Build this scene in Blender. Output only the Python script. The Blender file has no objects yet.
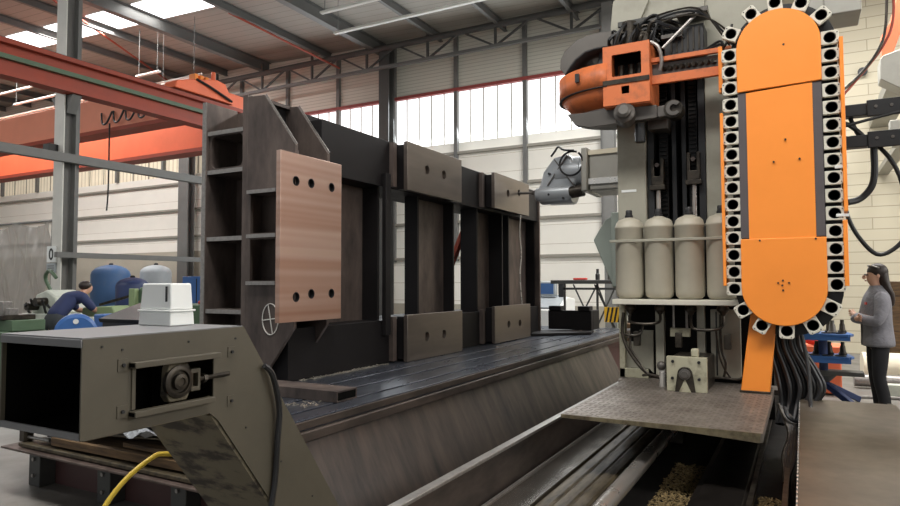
import bpy, bmesh, math, random
from mathutils import Vector, Matrix, geometry
random.seed(7)
sc = bpy.context.scene
COL = sc.collection
PI = math.pi

# ------------------------------------------------------------------ materials
def srgb(r, g, b):
    def c(v):
        v /= 255.0
        return v / 12.92 if v <= .04045 else ((v + .055) / 1.055) ** 2.4
    return (c(r), c(g), c(b), 1)

def mat(name, col, rough=.6, metal=0., var=.12, scale=4., stretch=(1, 1, 1), col2=None, lo=.45, hi=.75,
        bump=0., bscale=40., wave=None, wave_col=None, spec=.5, emit=0., coat=0., seams=None, detail=6):
    m = bpy.data.materials.new(name)
    m.use_nodes = True
    nt = m.node_tree
    N, L = nt.nodes, nt.links
    b = N['Principled BSDF']
    b.inputs['Roughness'].default_value = rough
    b.inputs['Metallic'].default_value = metal
    b.inputs['Specular IOR Level'].default_value = spec
    if coat: b.inputs['Coat Weight'].default_value = coat
    tc = N.new('ShaderNodeTexCoord')
    mp = N.new('ShaderNodeMapping')
    mp.inputs['Scale'].default_value = stretch
    L.new(tc.outputs['Object'], mp.inputs['Vector'])
    no = N.new('ShaderNodeTexNoise')
    no.inputs['Scale'].default_value = scale
    no.inputs['Detail'].default_value = detail
    no.inputs['Roughness'].default_value = .62
    L.new(mp.outputs['Vector'], no.inputs['Vector'])
    cr = N.new('ShaderNodeValToRGB')
    cr.color_ramp.elements[0].position = lo - .2 if col2 is None else lo
    cr.color_ramp.elements[1].position = hi
    if col2 is None:
        cr.color_ramp.elements[0].color = tuple(c * (1 - var) for c in col[:3]) + (1,)
        cr.color_ramp.elements[1].color = tuple(min(1, c * (1 + var)) for c in col[:3]) + (1,)
    else:
        cr.color_ramp.elements[0].color = col
        cr.color_ramp.elements[1].color = col2
    L.new(no.outputs['Fac'], cr.inputs['Fac'])
    out = cr.outputs['Color']
    if wave:                                    # (axis, period in metres, line width share) thin lines of wave_col
        sx = N.new('ShaderNodeSeparateXYZ')
        L.new(tc.outputs['Object'], sx.inputs['Vector'])
        a = N.new('ShaderNodeMath'); a.operation = 'DIVIDE'; a.inputs[1].default_value = wave[1]
        L.new(sx.outputs[wave[0]], a.inputs[0])
        fr = N.new('ShaderNodeMath'); fr.operation = 'FRACT'
        L.new(a.outputs[0], fr.inputs[0])
        lt = N.new('ShaderNodeMath'); lt.operation = 'LESS_THAN'; lt.inputs[1].default_value = wave[2]
        L.new(fr.outputs[0], lt.inputs[0])
        mx = N.new('ShaderNodeMix'); mx.data_type = 'RGBA'
        L.new(lt.outputs[0], mx.inputs[0]); L.new(out, mx.inputs[6])
        mx.inputs[7].default_value = wave_col or tuple(c * .6 for c in col[:3]) + (1,)
        out = mx.outputs[2]
    L.new(out, b.inputs['Base Color'])
    rr = N.new('ShaderNodeMapRange')
    rr.inputs['To Min'].default_value = max(.03, rough - .12); rr.inputs['To Max'].default_value = min(1, rough + .12)
    L.new(no.outputs['Fac'], rr.inputs['Value']); L.new(rr.outputs[0], b.inputs['Roughness'])
    if bump:
        n2 = N.new('ShaderNodeTexNoise'); n2.inputs['Scale'].default_value = bscale; n2.inputs['Detail'].default_value = 4
        L.new(tc.outputs['Object'], n2.inputs['Vector'])
        bp = N.new('ShaderNodeBump'); bp.inputs['Strength'].default_value = bump; bp.inputs['Distance'].default_value = .02
        L.new(n2.outputs['Fac'], bp.inputs['Height']); L.new(bp.outputs['Normal'], b.inputs['Normal'])
    if emit:
        L.new(out, b.inputs['Emission Color']); b.inputs['Emission Strength'].default_value = emit
    return m

M = {}
M['orange'] = mat('orange_paint', srgb(248, 146, 54), .42, var=.05, scale=1.5)
M['orange_worn'] = mat('orange_worn_paint', srgb(208, 112, 62), .5, col2=srgb(140, 84, 58), scale=7, lo=.5, hi=.82)
M['crane_lit'] = mat('crane_lit_orange', srgb(232, 148, 120), .55, var=.08, scale=1)  # crane orange made paler: light on the front girder put into colour
M['crane_red'] = mat('crane_rail_paint', srgb(150, 62, 42), .6, var=.15, scale=3)
M['crane_orange'] = mat('crane_orange_paint', srgb(238, 118, 78), .55, var=.1, scale=1.2)
M['machine'] = mat('machine_grey_paint', srgb(160, 157, 143), .5, col2=srgb(126, 122, 108), scale=2.2, lo=.45, hi=.85)
M['machine_dirty'] = mat('machine_soiled_paint', srgb(168, 164, 142), .55, col2=srgb(84, 78, 62), scale=9, lo=.52, hi=.8)
M['bottle'] = mat('bottle_grey_paint', srgb(176, 170, 154), .42, var=.07, scale=5)
M['olive'] = mat('conveyor_olive_paint', srgb(80, 74, 62), .5, col2=srgb(68, 63, 52), scale=2.5, lo=.4, hi=.8)
M['olive_top'] = mat('conveyor_top_grey', srgb(112, 112, 114), .55, var=.12, scale=10)
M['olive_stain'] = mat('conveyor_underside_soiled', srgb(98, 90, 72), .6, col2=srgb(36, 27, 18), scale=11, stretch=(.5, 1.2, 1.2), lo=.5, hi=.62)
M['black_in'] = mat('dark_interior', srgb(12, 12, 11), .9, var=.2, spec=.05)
M['steel'] = mat('mill_scale_steel', srgb(104, 92, 86), .5, .4, col2=srgb(52, 46, 45), scale=3, stretch=(1.4, 1.4, .5), lo=.35, hi=.72)
M['steel_dk'] = mat('dark_primer_steel', srgb(24, 22, 23), .55, 0., var=.25, scale=3, spec=.18)
M['steel_edge'] = mat('ground_weld_steel', srgb(150, 146, 142), .4, .7, var=.25, scale=30)
M['machined'] = mat('machined_steel', srgb(122, 113, 106), .36, .85, var=.14, scale=6, stretch=(1, .25, 2.5))
M['copper'] = mat('fresh_milled_steel', srgb(192, 164, 150), .4, .6, col2=srgb(158, 118, 98), scale=1.5, stretch=(.05, .06, 4.2), lo=.4, hi=.66, detail=2)
M['table'] = mat('table_cast_iron', srgb(78, 82, 92), .3, .6, col2=srgb(58, 60, 66), scale=5, stretch=(1.5, .5, 1), lo=.35, hi=.75)
M['table_side'] = mat('table_side_iron', srgb(82, 72, 66), .5, .4, col2=srgb(44, 39, 36), scale=5, stretch=(1, .3, 1), lo=.4, hi=.7)
M['chute'] = mat('chute_sheet_steel', srgb(88, 79, 73), .42, .4, col2=srgb(46, 46, 47), scale=3.2, stretch=(.5, 2.2, .5), lo=.35, hi=.75)
M['rail'] = mat('polished_guideway', srgb(190, 184, 176), .16, .95, var=.06, scale=5)
M['chrome'] = mat('chromed_rod', srgb(176, 170, 164), .28, .75, var=.05)
M['oil'] = mat('oily_black_cover', srgb(26, 23, 21), .38, 0., var=.3, scale=6, spec=.25)
M['oil_brown'] = mat('oily_brown_strip', srgb(84, 74, 56), .5, .2, col2=srgb(40, 34, 26), scale=8, stretch=(3, .6, 1), lo=.4, hi=.7)
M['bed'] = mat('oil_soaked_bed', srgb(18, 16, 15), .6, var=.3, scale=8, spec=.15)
M['chips'] = mat('chip_litter', srgb(150, 130, 92), .5, .3, col2=srgb(70, 56, 36), scale=55, lo=.4, hi=.62)
M['swarf'] = mat('bright_swarf', srgb(190, 184, 172), .3, .8, var=.3, scale=60)
M['tread'] = mat('tread_plate', srgb(134, 126, 118), .45, .4, col2=srgb(96, 88, 82), scale=5, lo=.35, hi=.75)
M['lip'] = mat('worn_plate_edge', srgb(122, 112, 88), .55, .3, col2=srgb(70, 60, 46), scale=12, lo=.4, hi=.7)
M['cover'] = mat('way_cover_steel', srgb(92, 82, 69), .42, .35, col2=srgb(68, 60, 50), scale=3, lo=.35, hi=.75)
M['dark'] = mat('black_part', srgb(28, 28, 30), .5, var=.2)
M['rubber'] = mat('black_rubber', srgb(24, 24, 26), .45, var=.15)
M['grime'] = mat('greasy_metal', srgb(70, 64, 56), .4, .6, col2=srgb(34, 30, 27), scale=14, lo=.4, hi=.7)
M['gunmetal'] = mat('gunmetal_cover', srgb(96, 92, 88), .42, .45, var=.12)
M['sidestrip'] = mat('dark_grey_strip', srgb(84, 78, 80), .5, var=.08)
M['pot'] = mat('pale_pot_plastic', srgb(208, 204, 190), .5, var=.07, scale=20)
M['silver'] = mat('silver_head_paint', srgb(160, 164, 168), .34, .3, var=.08)
M['ramsteel'] = mat('ram_cast_grey', srgb(156, 154, 146), .45, .3, var=.1)
M['bright'] = mat('bright_ground_steel', srgb(225, 222, 216), .28, .6, var=.04)
M['struct'] = mat('steel_frame_grey', srgb(108, 108, 106), .55, var=.14, scale=3)
M['struct_lit'] = mat('column_lit_grey', srgb(205, 203, 196), .55, var=.1, scale=3)  # column grey lightened; light on the front flange is in the colour
M['struct_dk'] = mat('truss_dark_grey', srgb(72, 72, 70), .6, var=.15, scale=3)
M['roof'] = mat('roof_lining', srgb(150, 146, 138), .85, var=.07, scale=1, wave=(1, .3, .06))
M['purlin'] = mat('purlin_steel', srgb(92, 92, 90), .6, var=.12, scale=2)
M['clad'] = mat('ribbed_cladding', srgb(214, 212, 200), .6, var=.05, scale=1, wave=(2, .1, .16), wave_col=srgb(180, 178, 166))
M['panel'] = mat('pale_wall_panel', srgb(240, 237, 228), .6, var=.04, scale=1.2, wave=(2, .4975, .02), wave_col=srgb(178, 168, 150))
M['ledge'] = mat('ledge_grey', srgb(150, 146, 136), .6, var=.1)
M['render'] = mat('rendered_wall', srgb(176, 170, 156), .8, var=.08, scale=1.5)
M['redtrim'] = mat('red_window_rail', srgb(150, 66, 62), .6, var=.1)
M['pane'] = mat('daylit_pane', srgb(250, 251, 252), .5, var=.01, emit=1.6)
M['pane_dim'] = mat('yellowed_corrugated_pane', srgb(216, 206, 184), .6, var=.08, scale=2, wave=(0, .22, .22), wave_col=srgb(176, 164, 140), emit=.36)
M['sky_pane'] = mat('skylight_pane', srgb(246, 249, 252), .5, var=.01, emit=2.2)
M['floor'] = mat('shop_floor', srgb(122, 119, 114), .5, col2=srgb(90, 86, 80), scale=1.6, lo=.4, hi=.75)
M['tube'] = mat('lamp_white', srgb(226, 226, 220), .4, var=.03)
M['white'] = mat('white_plastic', srgb(226, 228, 226), .45, var=.03)
M['yellow'] = mat('yellow_hose', srgb(222, 190, 66), .45, var=.06)
M['hazard'] = mat('hazard_yellow', srgb(232, 180, 40), .5, var=.05)
M['wood'] = mat('weathered_plank', srgb(108, 84, 56), .8, col2=srgb(52, 38, 26), scale=9, stretch=(.4, 2, 4), lo=.35, hi=.7)
M['sheet'] = mat('rusty_sheet', srgb(96, 82, 76), .5, .3, col2=srgb(60, 48, 42), scale=6, lo=.4, hi=.7)
M['maroon'] = mat('maroon_bed_paint', srgb(78, 52, 50), .55, var=.18, scale=4)
M['foil'] = mat('crumpled_foil', srgb(176, 180, 184), .35, .7, var=.25, scale=40, bump=.6, bscale=60)
M['blue'] = mat('blue_paint', srgb(52, 96, 158), .45, var=.1, scale=4)
M['blue_dk'] = mat('dark_blue_paint', srgb(38, 54, 96), .45, var=.15)
M['tank_blue'] = mat('tank_blue_paint', srgb(70, 108, 156), .5, col2=srgb(120, 130, 138), scale=1.1, lo=.5, hi=.85)
M['tank_grey'] = mat('tank_grey_paint', srgb(160, 166, 170), .5, var=.08)
M['green'] = mat('lathe_green', srgb(78, 100, 76), .5, var=.14, scale=5)
M['green_lt'] = mat('pale_green_paint', srgb(140, 158, 116), .5, var=.1, scale=5)
M['mint'] = mat('faded_white_green', srgb(196, 200, 188), .5, var=.12, scale=8)
M['red'] = mat('red_paint', srgb(206, 60, 48), .5, var=.1)
M['casting'] = mat('green_grey_casting', srgb(138, 146, 138), .5, var=.08)
M['skin'] = mat('skin', srgb(206, 160, 136), .55, var=.05)
M['hair'] = mat('dark_hair', srgb(44, 33, 29), .5, var=.25, scale=20)
M['jacket'] = mat('grey_jacket', srgb(132, 131, 138), .8, var=.16, scale=9, bump=.9, bscale=14)
M['trousers'] = mat('black_trousers', srgb(24, 24, 28), .8, var=.15)
M['navy'] = mat('navy_overall', srgb(44, 54, 92), .8, var=.15)
M['dkoverall'] = mat('dark_overall', srgb(52, 56, 60), .8, var=.15)
M['chalk'] = mat('white_chalk', srgb(214, 212, 206), .8, var=.05)
M['lens'] = mat('glass_screen', srgb(60, 92, 140), .2, var=.1)
M['stone'] = mat('painted_block', srgb(222, 214, 192), .75, var=.05, scale=2)

def block_mat():
    m = mat('painted_block_wall', srgb(216, 206, 184), .7, var=.05, scale=1.5)
    nt = m.node_tree; N, L = nt.nodes, nt.links; b = N['Principled BSDF']
    tc = [n for n in N if n.type == 'TEX_COORD'][0]
    mp = N.new('ShaderNodeMapping'); mp.inputs['Rotation'].default_value = (PI / 2, 0, 0)
    L.new(tc.outputs['Object'], mp.inputs['Vector'])
    br = N.new('ShaderNodeTexBrick')
    br.inputs['Scale'].default_value = 1; br.inputs['Brick Width'].default_value = 2.6; br.inputs['Row Height'].default_value = .235
    br.inputs['Mortar Size'].default_value = .009
    br.inputs['Color1'].default_value = srgb(196, 188, 166); br.inputs['Color2'].default_value = srgb(189, 181, 160)
    br.inputs['Mortar'].default_value = srgb(156, 147, 127)
    L.new(mp.outputs['Vector'], br.inputs['Vector']); L.new(br.outputs['Color'], b.inputs['Base Color'])
    return m
M['block'] = block_mat()

def plastic_mat():
    m = bpy.data.materials.new('translucent_plastic'); m.use_nodes = True
    nt = m.node_tree; N, L = nt.nodes, nt.links
    b = N['Principled BSDF']; b.inputs['Base Color'].default_value = srgb(158, 153, 147); b.inputs['Roughness'].default_value = .3
    tr = N.new('ShaderNodeBsdfTransparent'); mx = N.new('ShaderNodeMixShader')
    no = N.new('ShaderNodeTexNoise'); no.inputs['Scale'].default_value = 1.2
    tc = N.new('ShaderNodeTexCoord'); mp = N.new('ShaderNodeMapping'); mp.inputs['Scale'].default_value = (6, 6, .6); mp.inputs['Rotation'].default_value = (0, .5, 0)
    L.new(tc.outputs['Object'], mp.inputs['Vector']); L.new(mp.outputs['Vector'], no.inputs['Vector'])
    mr = N.new('ShaderNodeMapRange'); mr.inputs['To Min'].default_value = .08; mr.inputs['To Max'].default_value = .38
    L.new(no.outputs['Fac'], mr.inputs['Value']); L.new(mr.outputs[0], mx.inputs[0])
    L.new(b.outputs[0], mx.inputs[1]); L.new(tr.outputs[0], mx.inputs[2])
    L.new(mx.outputs[0], N['Material Output'].inputs['Surface'])
    return m
M['plastic'] = plastic_mat()

# ------------------------------------------------------------------ mesh builder
class MB:
    def __init__(s): s.v = []; s.f = []
    def add(s, vs, fs):
        o = len(s.v); s.v += [tuple(v) for v in vs]; s.f += [tuple(i + o for i in f) for f in fs]; return s
    def box(s, x0, x1, y0, y1, z0, z1):
        vs = [(x, y, z) for z in (z0, z1) for y in (y0, y1) for x in (x0, x1)]
        return s.add(vs, [(0, 2, 3, 1), (4, 5, 7, 6), (0, 1, 5, 4), (2, 6, 7, 3), (0, 4, 6, 2), (1, 3, 7, 5)])
    def bar(s, p, q, w, h, up=(0, 0, 1)):
        p, q = Vector(p), Vector(q); d = (q - p).normalized(); up = Vector(up)
        if abs(d.dot(up)) > .98: up = Vector((0, 1, 0))
        r = d.cross(up).normalized() * (w / 2); u = r.cross(d).normalized() * (h / 2)
        vs = []
        for e in (p, q): vs += [e - r - u, e + r - u, e + r + u, e - r + u]
        return s.add(vs, [(3, 2, 1, 0), (4, 5, 6, 7), (0, 1, 5, 4), (1, 2, 6, 5), (2, 3, 7, 6), (3, 0, 4, 7)])
    def ibeam(s, p, q, w, h, t=.012, up=(0, 0, 1)):
        p, q = Vector(p), Vector(q); d = (q - p).normalized(); u = Vector(up)
        r = d.cross(u).normalized(); u = r.cross(d).normalized()
        o = u * (h / 2 - t / 2)
        s.bar(p + o, q + o, w, t, up); s.bar(p - o, q - o, w, t, up); s.bar(p, q, t, h - 2 * t, up); return s
    def prism(s, pts, axis, lo, hi, holes=()):
        mk = {'x': lambda a, b, c: (c, a, b), 'y': lambda a, b, c: (a, c, b), 'z': lambda a, b, c: (a, b, c)}[axis]
        loops = [list(pts)] + [list(h) for h in holes]
        tri = geometry.tessellate_polygon([[Vector((a, b, 0)) for a, b in l] for l in loops]) if holes else None
        flat = [p for l in loops for p in l]; n = len(flat)
        vs = [mk(a, b, lo) for a, b in flat] + [mk(a, b, hi) for a, b in flat]
        fs = []
        if tri:
            for t in tri: fs.append(tuple(t)); fs.append(tuple(i + n for i in reversed(t)))
        else:
            fs.append(tuple(range(n))); fs.append(tuple(reversed(range(n, 2 * n))))
        o = 0
        for l in loops:
            k = len(l)
            for i in range(k):
                j = (i + 1) % k; fs.append((o + i, o + j, n + o + j, n + o + i))
            o += k
        return s.add(vs, fs)
    def cyl(s, p, q, r, r2=None, n=20, cap=True):
        p, q = Vector(p), Vector(q); d = (q - p).normalized(); r2 = r if r2 is None else r2
        a = d.orthogonal().normalized(); b = d.cross(a)
        vs = []
        for c, rr in ((p, r), (q, r2)):
            vs += [c + (a * math.cos(2 * PI * i / n) + b * math.sin(2 * PI * i / n)) * rr for i in range(n)]
        fs = [(i, (i + 1) % n, n + (i + 1) % n, n + i) for i in range(n)]
        if cap: fs += [tuple(reversed(range(n))), tuple(range(n, 2 * n))]
        return s.add(vs, fs)
    def lathe(s, prof, c, n=28, axis=(0, 0, 1)):
        d = Vector(axis).normalized(); a = d.orthogonal().normalized(); b = d.cross(a); c = Vector(c)
        vs = []
        for r, z in prof:
            vs += [c + d * z + (a * math.cos(2 * PI * i / n) + b * math.sin(2 * PI * i / n)) * max(r, 1e-4) for i in range(n)]
        fs = []
        for k in range(len(prof) - 1):
            for i in range(n):
                j = (i + 1) % n; fs.append((k * n + i, k * n + j, (k + 1) * n + j, (k + 1) * n + i))
        fs += [tuple(reversed(range(n))), tuple(range((len(prof) - 1) * n, len(prof) * n))]
        return s.add(vs, fs)
    def tube(s, path, r, n=8, sub=5):
        P = [Vector(p) for p in path]
        if sub and len(P) > 2:
            Q = []
            for i in range(len(P) - 1):
                p0 = P[max(i - 1, 0)]; p1 = P[i]; p2 = P[i + 1]; p3 = P[min(i + 2, len(P) - 1)]
                for k in range(sub):
                    t = k / sub
                    Q.append(.5 * ((2 * p1) + (p2 - p0) * t + (2 * p0 - 5 * p1 + 4 * p2 - p3) * t * t + (3 * p1 - p0 - 3 * p2 + p3) * t ** 3))
            Q.append(P[-1]); P = Q
        vs = []; a = None
        for i, p in enumerate(P):
            d = (P[min(i + 1, len(P) - 1)] - P[max(i - 1, 0)]).normalized()
            a = d.orthogonal().normalized() if a is None else (a - d * a.dot(d)).normalized()
            b = d.cross(a)
            vs += [p + (a * math.cos(2 * PI * k / n) + b * math.sin(2 * PI * k / n)) * r for k in range(n)]
        fs = []
        for i in range(len(P) - 1):
            for k in range(n):
                j = (k + 1) % n; fs.append((i * n + k, i * n + j, (i + 1) * n + j, (i + 1) * n + k))
        fs += [tuple(reversed(range(n))), tuple(range((len(P) - 1) * n, len(P) * n))]
        return s.add(vs, fs)
    def ball(s, c, r, n=16, sq=(1, 1, 1)):
        c = Vector(c); m = n // 2; vs = []; fs = []
        for i in range(m + 1):
            th = PI * i / m
            for k in range(n):
                ph = 2 * PI * k / n
                vs.append(c + Vector((r * sq[0] * math.sin(th) * math.cos(ph), r * sq[1] * math.sin(th) * math.sin(ph), r * sq[2] * math.cos(th))))
        for i in range(m):
            for k in range(n):
                j = (k + 1) % n; fs.append((i * n + k, (i + 1) * n + k, (i + 1) * n + j, i * n + j))
        return s.add(vs, fs)
    def grid(s, f, nu, nv):
        vs = [f(i / nu, j / nv) for j in range(nv + 1) for i in range(nu + 1)]
        fs = [(j * (nu + 1) + i, j * (nu + 1) + i + 1, (j + 1) * (nu + 1) + i + 1, (j + 1) * (nu + 1) + i) for j in range(nv) for i in range(nu)]
        return s.add(vs, fs)
    def rot(s, M4):
        s.v = [tuple(M4 @ Vector(v)) for v in s.v]; return s
    def build(s, name, m, parent=None, smooth=True, bevel=0., org=None, angle=35):
        me = bpy.data.meshes.new(name)
        o = bpy.data.objects.new(name, me); COL.objects.link(o)
        if org is not None: w = Vector(org)
        elif parent is not None: w = wl(parent)
        else:
            xs = list(zip(*s.v)); w = Vector(((min(xs[0]) + max(xs[0])) / 2, (min(xs[1]) + max(xs[1])) / 2, min(xs[2])))
        me.from_pydata([tuple(Vector(v) - w) for v in s.v], [], s.f)
        bm = bmesh.new(); bm.from_mesh(me)
        bmesh.ops.remove_doubles(bm, verts=bm.verts, dist=1e-6)
        bmesh.ops.recalc_face_normals(bm, faces=bm.faces)
        bm.to_mesh(me); bm.free()
        me.materials.append(m)
        if smooth:
            me.polygons.foreach_set('use_smooth', [True] * len(me.polygons))
            me.set_sharp_from_angle(angle=math.radians(angle))
        if parent is not None:
            o.parent = parent; o.location = w - wl(parent)
        else: o.location = w
        o['_w'] = tuple(w)
        if bevel:
            b = o.modifiers.new('edge', 'BEVEL'); b.width = bevel; b.segments = 2; b.limit_method = 'ANGLE'
            b.angle_limit = math.radians(40)
        return o

def wl(o): return Vector(o['_w'])
def tag(o, label, cat, group=None, kind=None):
    o['label'] = label; o['category'] = cat
    if group: o['group'] = group
    if kind: o['kind'] = kind
    return o
def thing(name, label, cat, loc, group=None):
    o = bpy.data.objects.new(name, None); COL.objects.link(o); o.empty_display_size = .1
    o.location = loc; o['_w'] = tuple(loc)
    return tag(o, label, cat, group)
def struct(o): o['kind'] = 'structure'; return o
def B(*a): return MB().box(*a)
def circ(cx, cy, r, n=20): return [(cx + r * math.cos(2 * PI * i / n), cy + r * math.sin(2 * PI * i / n)) for i in range(n)]
def copy_tree(o, dloc, parent=None):
    c = o.copy(); COL.objects.link(c)
    if parent is not None: c.parent = parent
    else:
        c.location = Vector(o.location) + Vector(dloc); c['_w'] = tuple(wl(o) + Vector(dloc))
    for ch in list(o.children): copy_tree(ch, (0, 0, 0), c)
    return c

# ------------------------------------------------------------------ camera
cam = bpy.data.cameras.new('camera'); co = bpy.data.objects.new('camera', cam); COL.objects.link(co)
F, PIT, YAW, ROL = 650.28, .0454850613, -.496737256, -.0027035585
cam.sensor_fit = 'HORIZONTAL'; cam.sensor_width = 36; cam.lens = F * 36 / 900; cam.clip_start = .05; cam.clip_end = 200
fw = Vector((math.sin(YAW) * math.cos(PIT), math.cos(YAW) * math.cos(PIT), math.sin(PIT)))
rt = Vector((math.cos(YAW), -math.sin(YAW), 0)); up = rt.cross(fw)
r2 = rt * math.cos(ROL) + up * math.sin(ROL); u2 = up * math.cos(ROL) - rt * math.sin(ROL)
co.matrix_world = Matrix(((r2.x, u2.x, -fw.x, 0), (r2.y, u2.y, -fw.y, 0), (r2.z, u2.z, -fw.z, 1.5), (0, 0, 0, 1)))
sc.camera = co

# ------------------------------------------------------------------ the hall
WY = 16.0
def roofz(x): return 8.70 - .04 * (x + 12)
struct(B(-34.2, 7.2, -8, WY + .2, -.3, 0).build('floor', M['floor'], smooth=False))
ce = MB().prism([(-34.2, roofz(-34.2)), (7.2, roofz(7.2)), (7.2, roofz(7.2) + .15), (-34.2, roofz(-34.2) + .15)], 'y', -8, WY + .2).build('ceiling', M['roof'], smooth=False)
struct(ce)
wb = struct(B(-34.2, -1.0, WY, WY + .2, 6.95, 9.75).build('wall_back', M['clad'], smooth=False, org=(0, WY, 0)))
B(-34.2, -1.0, WY, WY + .2, 2.65, 5.42).build('wall_panel', M['panel'], wb, smooth=False)
B(-11.0, -1.0, WY, WY + .2, .9, 2.65).build('wall_panel', M['panel'], wb, smooth=False)
B(-34.2, -11.0, WY, WY + .2, 0, 2.65).build('plinth', M['render'], wb, smooth=False)
B(-11.0, -1.0, WY, WY + .2, 0, .9).build('plinth', M['render'], wb, smooth=False)
for z in (5.13, 4.17, 3.2, 2.2):
    B(-34.2 if z > 2.5 else -11.0, -1.0, WY - .09, WY - .001, z - .05, z + .02).build('ledge', M['ledge'], wb, smooth=False)
B(-34.2, -1.0, WY - .12, WY - .001, 6.86, 6.95).build('window_rail', M['redtrim'], wb, smooth=False)
B(-1.0, 7.2, WY, WY + .2, 0, 9.0).build('block_panel', M['block'], wb, smooth=False)
struct(B(-34.4, -34.2, -8, WY + .2, 0, 9.8).build('wall_left', M['clad'], smooth=False))
struct(B(7.2, 7.4, -8, WY + .2, 0, 9.0).build('wall_right', M['block'], smooth=False))
def window(n, x0, x1, z0, z1, m, step, post):
    w = struct(B(x0, x1, WY + .02, WY + .08, z0, z1).build('window_%d' % n, m, smooth=False))
    k = 0; x = x1
    while x > x0 + .05:
        big = (k % post == 0)
        B(x - (.055 if big else .012), x + (.055 if big else .012), WY - (.1 if big else .01), WY + .02, z0 if not big or n == 2 else 2.1, z1 + (1.6 if big else 0)).build('mullion', M['struct'] if big else M['ledge'], w, smooth=False)
        x -= step; k += 1
    return w
window(1, -18.0, -2.22, 5.42, 6.86, M['pane'], .4145, 5)
window(2, -34.0, -18.0, 5.42, 6.86, M['pane_dim'], .9, 3)
# skylights set into the roof: one strip over the bay
k = 3
xs = [-34.0 + i * 2.0 for i in range(14)]
def skylight(k, x0, x1, y0, y1):
    return struct(MB().prism([(x0, roofz(x0) - .03), (x1, roofz(x1) - .03), (x1, roofz(x1) + .01), (x0, roofz(x0) + .01)], 'y', y0, y1).build('window_%d' % k, M['sky_pane'], smooth=False))
PUR = [-33.4, -31.4, -29.4, -27.4, -25.4, -23.4, -21.45, -19.45, -17.45, -15.5, -12.9, -10.9, -8.9, -6.9, -4.9, -2.9, -.9, 1.1, 3.1, 5.1]
for i in range(len(PUR) - 1):
    a, b = PUR[i] + .16, PUR[i + 1] - .16
    if PUR[i + 1] <= -12.5: skylight(k, a, b, 10.75, 11.75); k += 1
for i in range(2, len(PUR) - 1):                        # second strip above view, over the machine; bay panes added to light the girder
    a, b = PUR[i] + .16, PUR[i + 1] - .16
    skylight(k, a, b, 1.0, 2.6); k += 1
rwn = struct(B(7.17, 7.199, -2, 13, 2.8, 5.6).build('window_%d' % k, M['pane'], smooth=False))  # unseen side window, added to light the frame from its front side
for i in range(16): B(7.14, 7.169, -2 + i - .02, -2 + i + .02, 2.8, 5.6).build('mullion', M['struct'], rwn, smooth=False)
for x in PUR:
    h = .34 if x in (-15.5, -10.9) else .2
    w = .2 if x in (-15.5, -10.9) else .1
    z = roofz(x) - .02
    MB().ibeam((x, -7.9, z - h / 2), (x, WY - .05, z - h / 2), w, h, .02).build('purlin', M['purlin'], ce, smooth=False)
for p, q in (((-13.0, 11.9, 8.55), (-12.2, 15.5, 8.0)), ((-16.4, 9.0, 8.75), (-20.0, 15.6, 8.8))):
    MB().cyl(p, q, .03, n=8).build('brace_rod', M['crane_red'], ce)

# truss along the gable
t = thing('wall_truss', 'dark steel truss spanning the wall above the bright window band', 'truss', (-10, 15.4, 7.6))
MB().cyl((-26, 15.4, 8.29), (-1.2, 15.4, 8.29), .085, n=10).build('top_chord', M['struct_dk'], t)
B(-26, -1.2, 15.34, 15.46, 7.68, 7.76).build('bottom_chord', M['struct'], t, smooth=False)
for i in range(12):
    x = -25.6 + i * 2.07
    MB().bar((x, 15.4, 7.72), (x + 1.0, 15.4, 8.28), .05, .05).build('diagonal', M['struct_dk'], t, smooth=False)
    MB().bar((x + 2.07, 15.4, 7.72), (x + 1.07, 15.4, 8.28), .05, .05).build('diagonal', M['struct_dk'], t, smooth=False)
    B(x - .03, x + .03, 15.37, 15.43, 7.76, 8.6).build('post', M['struct_dk'], t, smooth=False)

def hcol(name, label, x, y, z1, w, d, m, m2=None):
    o = thing(name, label, 'column', (x, y, 0))
    B(x - w / 2, x + w / 2, y - d / 2, y - d / 2 + .03, 0, z1).build('front_flange', m, o, smooth=False)
    B(x - w / 2, x + w / 2, y + d / 2 - .03, y + d / 2, 0, z1).build('rear_flange', m, o, smooth=False)
    B(x - .02, x + .02, y - d / 2 + .03, y + d / 2 - .03, 0, z1).build('web', m2 or m, o, smooth=False)
    B(x - w / 2 - .08, x + w / 2 + .08, y - d / 2 - .08, y + d / 2 + .08, 0, .03).build('base_plate', m, o, smooth=False)
    return o
hcol('wall_column', 'dark wide-flange column in front of the bright window band above the workpiece', -10.55, 15.6, 8.3, .34, .3, M['struct_dk'])
hcol('wall_column', 'grey column at the pale wall beside the end of the workpiece frame', -19.0, 15.6, 8.6, .5, .3, M['struct'])
hcol('wall_column', 'slim grey column behind the milling head and trestle', -3.86, 14.9, 8.0, .24, .3, M['struct'])
cA = thing('runway_column', 'light grey column under the red crane rail carrying the notice', 'column', (-12.2, 7.26, 0))
CX0, CY0 = -12.2, 7.26
B(CX0 - .15, CX0 + .15, CY0 - .13, CY0 - .11, 0, 8.68).build('front_flange', M['struct_lit'], cA, smooth=False)
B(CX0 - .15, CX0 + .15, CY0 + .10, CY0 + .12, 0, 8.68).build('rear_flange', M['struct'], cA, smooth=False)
B(CX0 - .02, CX0 + .02, CY0 - .11, CY0 + .10, 0, 8.68).build('web', M['struct'], cA, smooth=False)
B(CX0 - .06, CX0 + .06, CY0 + .17, CY0 + .23, 0, 8.68).build('strut', M['struct'], cA, smooth=False)
for z in (1.2, 2.4, 3.5, 4.6, 6.2, 7.4): B(CX0 - .05, CX0 + .05, CY0 + .12, CY0 + .17, z, z + .06).build('batten', M['struct'], cA, smooth=False)
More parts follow.
